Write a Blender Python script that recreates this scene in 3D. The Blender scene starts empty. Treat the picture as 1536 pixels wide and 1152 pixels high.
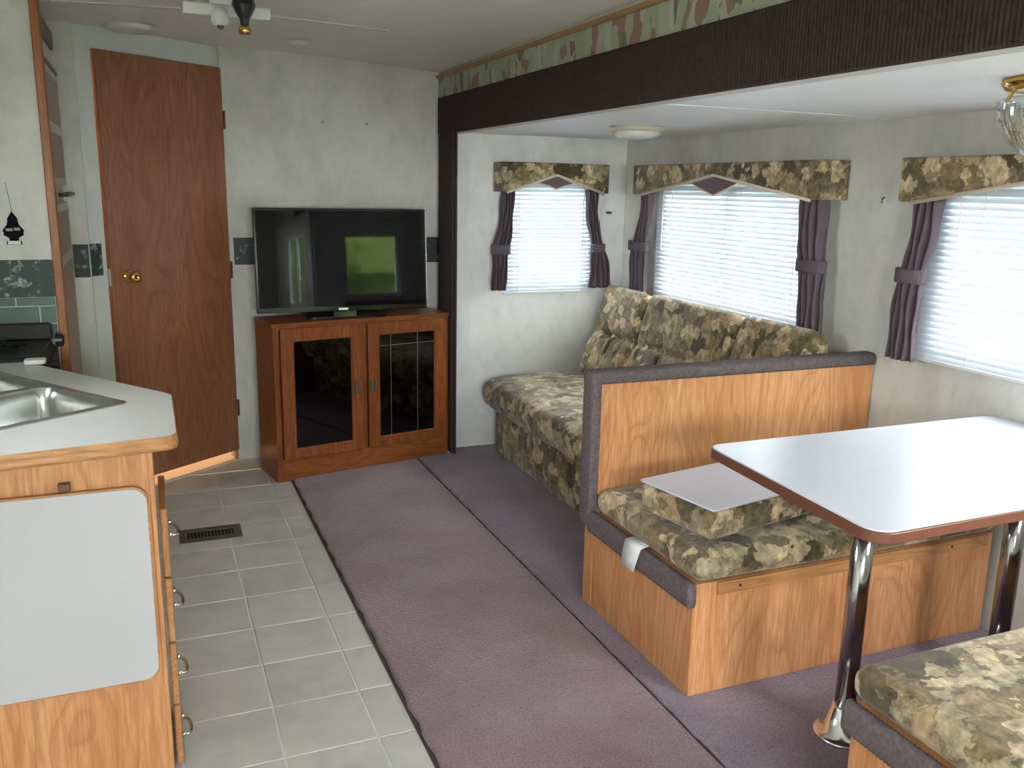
import bpy, bmesh, math, random
from mathutils import Vector, Matrix

random.seed(7)
SC = bpy.context.scene
COL = SC.collection
PI = math.pi
R = math.radians

# ------------------------------------------------------------------ camera
CAM_H = 1.5
YAW, PITCH, ROLL, FPX = 0.393282619, 0.218659174, 0.0192724052, 1323.61423
fwd = Vector((math.sin(YAW) * math.cos(PITCH), math.cos(YAW) * math.cos(PITCH), -math.sin(PITCH)))
rt0 = Vector((math.cos(YAW), -math.sin(YAW), 0))
up0 = rt0.cross(fwd)
rt = rt0 * math.cos(ROLL) + up0 * math.sin(ROLL)
upv = -rt0 * math.sin(ROLL) + up0 * math.cos(ROLL)
cd = bpy.data.cameras.new('camera')
cam = bpy.data.objects.new('camera', cd)
COL.objects.link(cam)
M = Matrix((rt, upv, -fwd)).transposed().to_4x4()
M.translation = Vector((0, 0, CAM_H))
cam.matrix_world = M
cd.sensor_width = 36.0
cd.sensor_fit = 'HORIZONTAL'
cd.lens = FPX / 1536.0 * 36.0
cd.clip_start = 0.02
cd.clip_end = 200
SC.camera = cam


def ray(px, py):
    return rt * ((px - 768) / FPX) - upv * ((py - 576) / FPX) + fwd


def at_z(px, py, z):
    d = ray(px, py)
    return Vector((0, 0, CAM_H)) + d * ((z - CAM_H) / d.z)


def at_x(px, py, x):
    d = ray(px, py)
    return Vector((0, 0, CAM_H)) + d * (x / d.x)


def at_y(px, py, y):
    d = ray(px, py)
    return Vector((0, 0, CAM_H)) + d * (y / d.y)


# ------------------------------------------------------------------ world, exposure
SKY = 7.0
w = bpy.data.worlds.new('overcast_sky')
SC.world = w
w.use_nodes = True
bg = w.node_tree.nodes['Background']
bg.inputs['Color'].default_value = (0.955, 0.955, 1.0, 1)
bg.inputs['Strength'].default_value = SKY
vs = SC.view_settings
vs.view_transform = 'Standard'
vs.look = 'None'
vs.gamma = 1
vs.use_curve_mapping = False
vs.exposure = 3.0


def portal(name, loc, rot, sx, sy):
    l = bpy.data.lights.new(name, 'AREA')
    l.shape = 'RECTANGLE'
    l.size = sx
    l.size_y = sy
    l.cycles.is_portal = True
    o = bpy.data.objects.new(name, l)
    COL.objects.link(o)
    o.location = loc
    o.rotation_euler = rot
    return o


# window openings: (u0, u1, z0, z1)
XW = 2.65            # slide out window wall
YE = 4.694           # far end wall of the slide out
YN = 0.60            # near end wall of the slide out
XO = 1.58            # plane of the slide out opening
XL = -0.86           # left wall
YT = 4.90            # wall behind the television
YR = -1.8            # rear wall
ZS = 1.785           # slide out ceiling
W1 = (1.90, 2.42, 0.95, 1.54)
W2 = (3.02, 4.24, 0.95, 1.54)
W3 = (1.26, 2.36, 0.95, 1.54)
W4 = (1.86, 2.42, 0.93, 1.54)
W5 = (-0.55, 1.15, 1.10, 1.72)
W6 = (1.85, 2.45, 1.30, 1.68)
W8 = (-0.95, 0.25, 0.85, 1.60)
portal('portal_1', ((W1[0] + W1[1]) / 2, YE + .05, 1.245), (-PI / 2, 0, 0), W1[1] - W1[0], .59)
portal('portal_2', (XW + .05, (W2[0] + W2[1]) / 2, 1.245), (PI / 2, 0, PI / 2), W2[1] - W2[0], .59)
portal('portal_3', (XW + .05, (W3[0] + W3[1]) / 2, 1.245), (PI / 2, 0, PI / 2), W3[1] - W3[0], .59)
portal('portal_4', ((W4[0] + W4[1]) / 2, YN - .05, 1.235), (PI / 2, 0, 0), W4[1] - W4[0], .61)
portal('portal_6', (XL - .05, (W6[0] + W6[1]) / 2, 1.49), (-PI / 2, 0, PI / 2), W6[1] - W6[0], .38)


portal('portal_8', (1.67, (W8[0] + W8[1]) / 2, 1.225), (PI / 2, 0, PI / 2), W8[1] - W8[0], .75)
portal('portal_5', ((W5[0] + W5[1]) / 2, YR - .05, 1.41), (PI / 2, 0, 0), W5[1] - W5[0], .62)


# ------------------------------------------------------------------ materials
def new_mat(name):
    m = bpy.data.materials.new(name)
    m.use_nodes = True
    nt = m.node_tree
    nt.nodes.clear()
    out = nt.nodes.new('ShaderNodeOutputMaterial')
    b = nt.nodes.new('ShaderNodeBsdfPrincipled')
    nt.links.new(b.outputs[0], out.inputs[0])
    return m, nt, b


def N(nt, t, **kw):
    n = nt.nodes.new(t)
    for k, v in kw.items():
        if k in n.inputs:
            n.inputs[k].default_value = v
        else:
            setattr(n, k, v)
    return n


def coords(nt, scale=(1, 1, 1), rot=(0, 0, 0), kind='Object'):
    tc = N(nt, 'ShaderNodeTexCoord')
    mp = N(nt, 'ShaderNodeMapping')
    mp.inputs['Scale'].default_value = scale
    mp.inputs['Rotation'].default_value = rot
    nt.links.new(tc.outputs[kind], mp.inputs['Vector'])
    return mp.outputs['Vector']


def ramp(nt, fac, stops, interp='LINEAR'):
    r = N(nt, 'ShaderNodeValToRGB')
    cr = r.color_ramp
    cr.interpolation = interp
    while len(cr.elements) < len(stops):
        cr.elements.new(0.5)
    for e, (p, c) in zip(cr.elements, stops):
        e.position = p
        e.color = (*c, 1)
    nt.links.new(fac, r.inputs['Fac'])
    return r.outputs['Color']


def mixc(nt, fac, a, b, mode='MIX'):
    m = N(nt, 'ShaderNodeMix', data_type='RGBA', blend_type=mode)
    for sock, v in ((m.inputs['Factor'], fac), (m.inputs['A'], a), (m.inputs['B'], b)):
        pass
    ins = [i for i in m.inputs if i.enabled]
    fi = m.inputs[0]
    ai, bi = m.inputs[6], m.inputs[7]
    for sock, v in ((fi, fac), (ai, a), (bi, b)):
        if hasattr(v, 'is_linked') or hasattr(v, 'links'):
            nt.links.new(v, sock)
        elif isinstance(v, (int, float)):
            sock.default_value = v
        else:
            sock.default_value = (*v, 1)
    return m.outputs[2]


def bump(nt, b, height, strength, dist=0.002):
    bp = N(nt, 'ShaderNodeBump')
    bp.inputs['Strength'].default_value = strength
    bp.inputs['Distance'].default_value = dist
    nt.links.new(height, bp.inputs['Height'])
    nt.links.new(bp.outputs['Normal'], b.inputs['Normal'])


def plain(name, col, rough=.5, metal=0.0, spec=.5, var=0.06, nscale=9.0, bstr=0.0, bscale=120.0, coat=0.0):
    m, nt, b = new_mat(name)
    v = coords(nt)
    n = N(nt, 'ShaderNodeTexNoise', Scale=nscale, Detail=5.0)
    nt.links.new(v, n.inputs['Vector'])
    lo = tuple(c * (1 - var) for c in col)
    hi = tuple(min(1, c * (1 + var)) for c in col)
    nt.links.new(ramp(nt, n.outputs['Fac'], [(.3, lo), (.7, hi)]), b.inputs['Base Color'])
    b.inputs['Roughness'].default_value = rough
    b.inputs['Metallic'].default_value = metal
    b.inputs['Specular IOR Level'].default_value = spec
    if coat:
        b.inputs['Coat Weight'].default_value = coat
        b.inputs['Coat Roughness'].default_value = .08
    if bstr:
        n2 = N(nt, 'ShaderNodeTexNoise', Scale=bscale, Detail=3.0)
        nt.links.new(v, n2.inputs['Vector'])
        bump(nt, b, n2.outputs['Fac'], bstr)
    return m


def wood(name, dark, mid, light, axis='z', rough=.42, scale=1.0, rot=0.0, spec=.4):
    """laminate oak: long pores plus cathedral figures along one axis"""
    m, nt, b = new_mat(name)
    s = {'z': (1, 1, .07), 'x': (.07, 1, 1), 'y': (1, .07, 1)}[axis]
    s2 = {'z': (1, 1, .22), 'x': (.22, 1, 1), 'y': (1, .22, 1)}[axis]
    v = coords(nt, s, (0, 0, rot))
    vc = coords(nt, s2, (0, 0, rot))
    fine = N(nt, 'ShaderNodeTexNoise', Scale=130.0 * scale, Detail=6.0, Roughness=.65)
    nt.links.new(v, fine.inputs['Vector'])
    big = N(nt, 'ShaderNodeTexNoise', Scale=4.2 * scale, Detail=2.0, Distortion=.6)
    nt.links.new(vc, big.inputs['Vector'])
    mul = N(nt, 'ShaderNodeMath', operation='MULTIPLY')
    mul.inputs[1].default_value = 15.0
    nt.links.new(big.outputs['Fac'], mul.inputs[0])
    fr = N(nt, 'ShaderNodeMath', operation='FRACT')
    nt.links.new(mul.outputs[0], fr.inputs[0])
    rings = ramp(nt, fr.outputs[0], [(0, (.0,) * 3), (.12, (.75,) * 3), (.6, (1,) * 3), (1, (.25,) * 3)])
    tone = N(nt, 'ShaderNodeTexNoise', Scale=9.0 * scale, Detail=2.0)
    nt.links.new(v, tone.inputs['Vector'])
    base = ramp(nt, tone.outputs['Fac'], [(.3, mid), (.7, light)])
    c1 = mixc(nt, ramp(nt, fine.outputs['Fac'], [(.40, (.5,) * 3), (.6, (0,) * 3)]), base, dark)
    inv = N(nt, 'ShaderNodeMath', operation='SUBTRACT')
    inv.inputs[0].default_value = 1.0
    nt.links.new(rings, inv.inputs[1])
    k = N(nt, 'ShaderNodeMath', operation='MULTIPLY')
    k.inputs[1].default_value = .60
    nt.links.new(inv.outputs[0], k.inputs[0])
    c2 = mixc(nt, k.outputs[0], c1, dark)
    nt.links.new(c2, b.inputs['Base Color'])
    b.inputs['Roughness'].default_value = rough
    b.inputs['Specular IOR Level'].default_value = spec
    bump(nt, b, fine.outputs['Fac'], .12, .001)
    return m


def wallpaper(name, a, b_, c):
    m, nt, b = new_mat(name)
    v = coords(nt, (1, 1, .6))
    n1 = N(nt, 'ShaderNodeTexNoise', Scale=5.0, Detail=7.0, Roughness=.6, Distortion=.4)
    nt.links.new(v, n1.inputs['Vector'])
    n2 = N(nt, 'ShaderNodeTexNoise', Scale=22.0, Detail=5.0, Roughness=.7)
    nt.links.new(v, n2.inputs['Vector'])
    base = ramp(nt, n1.outputs['Fac'], [(.3, a), (.5, b_), (.72, c)])
    c2 = mixc(nt, ramp(nt, n2.outputs['Fac'], [(.5, (0,) * 3), (.75, (.35,) * 3)]), base, tuple(x * .8 for x in a))
    nt.links.new(c2, b.inputs['Base Color'])
    b.inputs['Roughness'].default_value = .6
    b.inputs['Specular IOR Level'].default_value = .3
    return m


def leaf_fabric(name, scale=1.0):
    """woven upholstery printed with overlapping olive, tan and grey leaves"""
    m, nt, b = new_mat(name)
    v = coords(nt)
    nz = N(nt, 'ShaderNodeTexNoise', Scale=9.0 * scale, Detail=3.0, Roughness=.6)
    nt.links.new(v, nz.inputs['Vector'])
    nz2 = N(nt, 'ShaderNodeTexNoise', Scale=34.0 * scale, Detail=2.0)
    nt.links.new(v, nz2.inputs['Vector'])

    def warp(amt, amt2):
        a = N(nt, 'ShaderNodeVectorMath', operation='MULTIPLY_ADD')
        a.inputs[1].default_value = (amt,) * 3
        nt.links.new(nz.outputs['Color'], a.inputs[0])
        nt.links.new(v, a.inputs[2])
        c = N(nt, 'ShaderNodeVectorMath', operation='MULTIPLY_ADD')
        c.inputs[1].default_value = (amt2,) * 3
        nt.links.new(nz2.outputs['Color'], c.inputs[0])
        nt.links.new(a.outputs[0], c.inputs[2])
        return c.outputs[0]
    wv = warp(.13 / scale, .055 / scale)
    vo = N(nt, 'ShaderNodeTexVoronoi', feature='F1', Scale=8.0 * scale)
    nt.links.new(wv, vo.inputs['Vector'])
    sep = N(nt, 'ShaderNodeSeparateColor')
    nt.links.new(vo.outputs['Color'], sep.inputs[0])
    base = ramp(nt, sep.outputs[0], [(0, (.075, .058, .032)), (.14, (.20, .155, .085)), (.30, (.29, .225, .140)),
                                     (.46, (.125, .105, .065)), (.58, (.31, .275, .20)), (.70, (.19, .145, .080)),
                                     (.82, (.27, .245, .18)), (.92, (.42, .345, .245))], 'CONSTANT')
    # veins fan out inside each leaf
    ed = N(nt, 'ShaderNodeTexVoronoi', feature='DISTANCE_TO_EDGE', Scale=8.0 * scale)
    nt.links.new(wv, ed.inputs['Vector'])
    c1 = mixc(nt, ramp(nt, ed.outputs['Distance'], [(0, (.55,) * 3), (.06, (0,) * 3)]), base, (.06, .05, .03))
    wv2 = warp(.05 / scale, .055 / scale)
    v2 = N(nt, 'ShaderNodeTexVoronoi', feature='F1', Scale=15.0 * scale)
    nt.links.new(wv2, v2.inputs['Vector'])
    sep2 = N(nt, 'ShaderNodeSeparateColor')
    nt.links.new(v2.outputs['Color'], sep2.inputs[0])
    pale = ramp(nt, sep2.outputs[1], [(0, (0,) * 3), (.76, (0,) * 3), (.78, (.8,) * 3)], 'CONSTANT')
    c2 = mixc(nt, pale, c1, (.47, .405, .30))
    dk = ramp(nt, sep2.outputs[2], [(0, (0,) * 3), (.8, (.65,) * 3)], 'CONSTANT')
    c3 = mixc(nt, dk, c2, (.075, .062, .036))
    nz3 = N(nt, 'ShaderNodeTexNoise', Scale=60.0, Detail=3.0)
    nt.links.new(v, nz3.inputs['Vector'])
    st_ = N(nt, 'ShaderNodeTexNoise', Scale=26.0 * scale, Detail=6.0, Roughness=.62, Distortion=.35)
    nt.links.new(v, st_.inputs['Vector'])
    c35 = mixc(nt, .85, c3, ramp(nt, st_.outputs['Fac'], [(.30, (.42, .38, .32)), (.5, (1, 1, 1)), (.70, (1.75, 1.75, 1.75))]), 'MULTIPLY')
    c4 = mixc(nt, .35, c35, ramp(nt, nz3.outputs['Fac'], [(.3, (.55,) * 3), (.7, (1.25,) * 3)]), 'MULTIPLY')
    c4 = mixc(nt, 1.0, c4, (1.08, .98, .82), 'MULTIPLY')
    nt.links.new(c4, b.inputs['Base Color'])
    b.inputs['Roughness'].default_value = .75
    b.inputs['Specular IOR Level'].default_value = .3
    b.inputs['Sheen Weight'].default_value = .25
    we = N(nt, 'ShaderNodeTexNoise', Scale=500.0, Detail=1.0)
    nt.links.new(v, we.inputs['Vector'])
    bump(nt, b, we.outputs['Fac'], .25, .001)
    return m


def carpet_mat(name, dark, mid, light):
    m, nt, b = new_mat(name)
    v = coords(nt)
    n1 = N(nt, 'ShaderNodeTexNoise', Scale=3.0, Detail=4.0)
    nt.links.new(v, n1.inputs['Vector'])
    n2 = N(nt, 'ShaderNodeTexNoise', Scale=190.0, Detail=3.0, Roughness=.7)
    nt.links.new(v, n2.inputs['Vector'])
    base = ramp(nt, n1.outputs['Fac'], [(.3, dark), (.5, mid), (.7, light)])
    c = mixc(nt, .8, base, ramp(nt, n2.outputs['Fac'], [(.3, (.45,) * 3), (.7, (1.45,) * 3)]), 'MULTIPLY')
    nt.links.new(c, b.inputs['Base Color'])
    b.inputs['Roughness'].default_value = .95
    b.inputs['Specular IOR Level'].default_value = .1
    b.inputs['Sheen Weight'].default_value = .3
    n3 = N(nt, 'ShaderNodeTexNoise', Scale=110.0, Detail=4.0)
    nt.links.new(v, n3.inputs['Vector'])
    bump(nt, b, n3.outputs['Fac'], .9, .006)
    return m


def border_mat(name, ground, spots, sscale=26.0, thr=.62):
    m, nt, b = new_mat(name)
    v = coords(nt)
    nz = N(nt, 'ShaderNodeTexNoise', Scale=sscale, Detail=4.0, Roughness=.6)
    nt.links.new(v, nz.inputs['Vector'])
    c = ramp(nt, nz.outputs['Fac'], [(thr - .06, ground), (thr, tuple(x * .6 + y * .4 for x, y in zip(ground, spots))), (thr + .05, spots)])
    nt.links.new(c, b.inputs['Base Color'])
    b.inputs['Roughness'].default_value = .55
    return m


def floral_mat(name):
    m, nt, b = new_mat(name)
    v = coords(nt, (1, 1, .55))
    nz = N(nt, 'ShaderNodeTexNoise', Scale=8.0, Detail=3.0)
    nt.links.new(v, nz.inputs['Vector'])
    a = N(nt, 'ShaderNodeVectorMath', operation='MULTIPLY_ADD')
    a.inputs[1].default_value = (.12,) * 3
    nt.links.new(nz.outputs['Color'], a.inputs[0])
    nt.links.new(v, a.inputs[2])
    vo = N(nt, 'ShaderNodeTexVoronoi', feature='F1', Scale=23.0)
    nt.links.new(a.outputs[0], vo.inputs['Vector'])
    sep = N(nt, 'ShaderNodeSeparateColor')
    nt.links.new(vo.outputs['Color'], sep.inputs[0])
    base = ramp(nt, sep.outputs[0], [(0, (.36, .40, .29)), (.3, (.42, .45, .36)), (.5, (.30, .18, .15)), (.62, (.36, .40, .30)),
                                     (.8, (.15, .18, .13)), (.88, (.46, .48, .42)), (.95, (.25, .11, .10))], 'CONSTANT')
    nt.links.new(base, b.inputs['Base Color'])
    b.inputs['Roughness'].default_value = .6
    return m


def glassy(name, tint=(1, 1, 1), gloss=.08):
    m = bpy.data.materials.new(name)
    m.use_nodes = True
    nt = m.node_tree
    nt.nodes.clear()
    out = N(nt, 'ShaderNodeOutputMaterial')
    tr = N(nt, 'ShaderNodeBsdfTransparent')
    tr.inputs[0].default_value = (*tint, 1)
    gl = N(nt, 'ShaderNodeBsdfGlossy')
    gl.inputs['Roughness'].default_value = .02
    lw = N(nt, 'ShaderNodeLayerWeight', Blend=.25)
    mp = N(nt, 'ShaderNodeMath', operation='MULTIPLY_ADD')
    mp.inputs[1].default_value = .7
    mp.inputs[2].default_value = gloss
    nt.links.new(lw.outputs['Fresnel'], mp.inputs[0])
    mx = N(nt, 'ShaderNodeMixShader')
    nt.links.new(mp.outputs[0], mx.inputs[0])
    nt.links.new(tr.outputs[0], mx.inputs[1])
    nt.links.new(gl.outputs[0], mx.inputs[2])
    nt.links.new(mx.outputs[0], out.inputs[0])
    return m


def slat_material(name):
    m = bpy.data.materials.new(name)
    m.use_nodes = True
    nt = m.node_tree
    nt.nodes.clear()
    out = N(nt, 'ShaderNodeOutputMaterial')
    v = coords(nt)
    nz = N(nt, 'ShaderNodeTexNoise', Scale=3.0)
    nt.links.new(v, nz.inputs['Vector'])
    c = ramp(nt, nz.outputs['Fac'], [(.3, (.62, .68, .76)), (.7, (.68, .735, .81))])
    df = N(nt, 'ShaderNodeBsdfDiffuse')
    tl = N(nt, 'ShaderNodeBsdfTranslucent')
    nt.links.new(c, df.inputs[0])
    nt.links.new(c, tl.inputs[0])
    mx = N(nt, 'ShaderNodeMixShader')
    mx.inputs[0].default_value = .033
    nt.links.new(df.outputs[0], mx.inputs[1])
    nt.links.new(tl.outputs[0], mx.inputs[2])
    nt.links.new(mx.outputs[0], out.inputs[0])
    return m


def emit(name, col, s):
    m, nt, b = new_mat(name)
    b.inputs['Base Color'].default_value = (*col, 1)
    b.inputs['Emission Color'].default_value = (*col, 1)
    b.inputs['Emission Strength'].default_value = s
    return m


oak = wood('oak_laminate', (.35, .130, .048), (.58, .265, .112), (.67, .350, .170))
oak_x = wood('oak_edge_grain', (.27, .11, .04), (.46, .21, .08), (.58, .30, .13), axis='x')
oak_y = wood('oak_side_grain', (.27, .11, .04), (.44, .20, .075), (.54, .27, .12), axis='y')
door_wood = wood('brown_door_veneer', (.20, .072, .036), (.33, .132, .068), (.40, .178, .098), rough=.40)
cab_wood = wood('red_oak_stain', (.11, .028, .008), (.235, .068, .018), (.32, .105, .030), rough=.3)
cab_wood_x = wood('red_oak_stain_rail', (.12, .03, .008), (.24, .07, .018), (.34, .115, .032), axis='x', rough=.3)
strip_wood = wood('orange_corner_wood', (.20, .065, .02), (.34, .12, .04), (.42, .16, .06))
brown_edge = plain('brown_edge_band', (.13, .046, .027), .35)
matte_black = plain('matte_black_card', (.008, .008, .008), .9, spec=.1)
paper = wallpaper('marbled_wallpaper', (.50, .49, .445), (.60, .585, .545), (.67, .65, .61))
paper2 = wallpaper('marbled_wallpaper_pale', (.64, .64, .63), (.74, .74, .73), (.80, .80, .79))
ceil_m = plain('ceiling_white', (.82, .81, .785), .6, var=.03)
ceil2_m = plain('slide_ceiling_white', (.86, .86, .86), .5, var=.02)
white_trim = plain('white_casing', (.62, .64, .63), .45, var=.04)
def tile_material():
    m, nt, b = new_mat('stone_vinyl_tile')
    oi = N(nt, 'ShaderNodeObjectInfo')
    v = coords(nt)
    ad = N(nt, 'ShaderNodeVectorMath', operation='ADD')
    sc_ = N(nt, 'ShaderNodeVectorMath', operation='SCALE')
    nt.links.new(oi.outputs['Location'], sc_.inputs[0])
    sc_.inputs['Scale'].default_value = 3.7
    nt.links.new(v, ad.inputs[0])
    nt.links.new(sc_.outputs[0], ad.inputs[1])
    n1 = N(nt, 'ShaderNodeTexNoise', Scale=7.0, Detail=6.0, Roughness=.6)
    nt.links.new(ad.outputs[0], n1.inputs['Vector'])
    c = ramp(nt, n1.outputs['Fac'], [(.28, (.43, .42, .41)), (.48, (.52, .50, .475)), (.7, (.59, .55, .51))])
    vr = ramp(nt, oi.outputs['Random'], [(0, (.95, .955, .96)), (1, (1.04, 1.025, 1.01))])
    nt.links.new(mixc(nt, 1.0, c, vr, 'MULTIPLY'), b.inputs['Base Color'])
    b.inputs['Roughness'].default_value = .36
    n2 = N(nt, 'ShaderNodeTexNoise', Scale=70.0, Detail=3.0)
    nt.links.new(ad.outputs[0], n2.inputs['Vector'])
    bump(nt, b, n2.outputs['Fac'], .12, .001)
    return m


tile_m = tile_material()
grout_m = plain('pale_grout', (.66, .66, .65), .55)
carpet_m = carpet_mat('mauve_carpet_pile', (.21, .118, .142), (.25, .158, .182), (.285, .195, .22))
carpet2_m = carpet_mat('slide_carpet_pile', (.175, .118, .160), (.215, .155, .205), (.25, .19, .24))
bind_m = plain('dark_carpet_edge', (.05, .035, .04), .9)
fascia_m = plain('dark_brown_ribbed_carpet', (.058, .037, .036), .95, spec=.1, var=.2, nscale=60)
pad_m = plain('grey_mauve_ribbed_trim', (.125, .10, .105), .9, spec=.2, var=.25, nscale=90, bstr=.8, bscale=260)
leaf = leaf_fabric('leaf_print_upholstery', 1.35)
leaf_big = leaf_fabric('leaf_print_dinette', 1.2)
leaf_val = leaf_fabric('leaf_print_valance', 1.45)
curtain_m = plain('mauve_curtain_cloth', (.12, .088, .105), .8, spec=.25, var=.12, nscale=14, bstr=.15, bscale=400)
piping_m = plain('cream_piping', (.62, .52, .42), .7)
diamond_m = plain('mauve_corduroy', (.16, .105, .125), .9, var=.25, nscale=150)
slat_m = slat_material('white_blind_slat')
frame_m = plain('white_window_frame', (.75, .76, .77), .4)
glass_m = glassy('window_glass', (.95, .98, .96), .03)
cab_glass = glassy('smoked_cabinet_glass', (.16, .15, .145), .05)
white_lam = plain('white_laminate', (.56, .57, .64), .32, spec=.5, var=.015)
counter_m = plain('counter_laminate', (.44, .44, .43), .3, var=.02)
board_m = plain('white_board_laminate', (.46, .445, .48), .35, var=.015)
steel = plain('brushed_steel', (.52, .53, .52), .24, 1.0, var=.08, nscale=30)
chrome = plain('dark_chrome', (.42, .42, .44), .12, 1.0, var=.03)
chrome_b = plain('bright_chrome', (.75, .76, .78), .14, 1.0, var=.03)
brass = plain('polished_brass', (.72, .47, .13), .18, 1.0, var=.05)
nickel = plain('silver_nickel', (.75, .72, .66), .15, 1.0, var=.03)
black = plain('black_plastic', (.012, .012, .013), .35)
gloss_black = plain('gloss_black_bezel', (.010, .010, .011), .12, spec=.6)
screen_m = plain('tv_screen_glass', (.004, .004, .005), .035, spec=.32, var=.01)
silver = plain('silver_trim', (.5, .5, .5), .3, .8)
stove_m = plain('black_stove_enamel', (.008, .008, .008), .38, var=.2, spec=.3)
teal = plain('teal_wall_tile', (.055, .105, .088), .3, var=.12, nscale=20)
teal_grout = plain('pale_green_grout', (.36, .46, .42), .6)
green_border = border_mat('green_floral_border', (.016, .044, .035), (.34, .37, .31), 30.0, .60)
dark_border = border_mat('dark_floral_border', (.014, .024, .022), (.24, .25, .23), 30.0, .62)
floral = floral_mat('pastel_floral_border')
gold_wood = wood('gold_moulding', (.25, .14, .05), (.38, .24, .10), (.46, .30, .14), axis='y')
fridge_m = plain('cream_fridge_panel', (.60, .58, .52), .45)
fridge_in = plain('pinkish_inset_panel', (.40, .29, .23), .5)
vent_m = plain('brown_metal_register', (.13, .12, .095), .45, .4)
vent_dark = plain('duct_dark', (.012, .011, .010), .9)
anchor_m = plain('grey_anchor', (.33, .32, .29), .6)
white_pl = plain('white_plastic', (.70, .70, .67), .4)
bath_floor = plain('bath_vinyl', (.70, .62, .52), .5)
paper_tag = plain('white_paper_tag', (.70, .70, .72), .6)
dome_m = glassy('ribbed_clear_glass', (.90, .91, .92), .16)
dome_white = plain('frosted_white_glass', (.78, .77, .72), .3)
grass_m = plain('grass', (.10, .11, .065), .9, var=.4, nscale=3)
foliage_m = plain('tree_foliage', (.16, .24, .05), .8, var=.5, nscale=4)
bark_m = plain('tree_bark', (.10, .075, .05), .9, var=.3)


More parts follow.
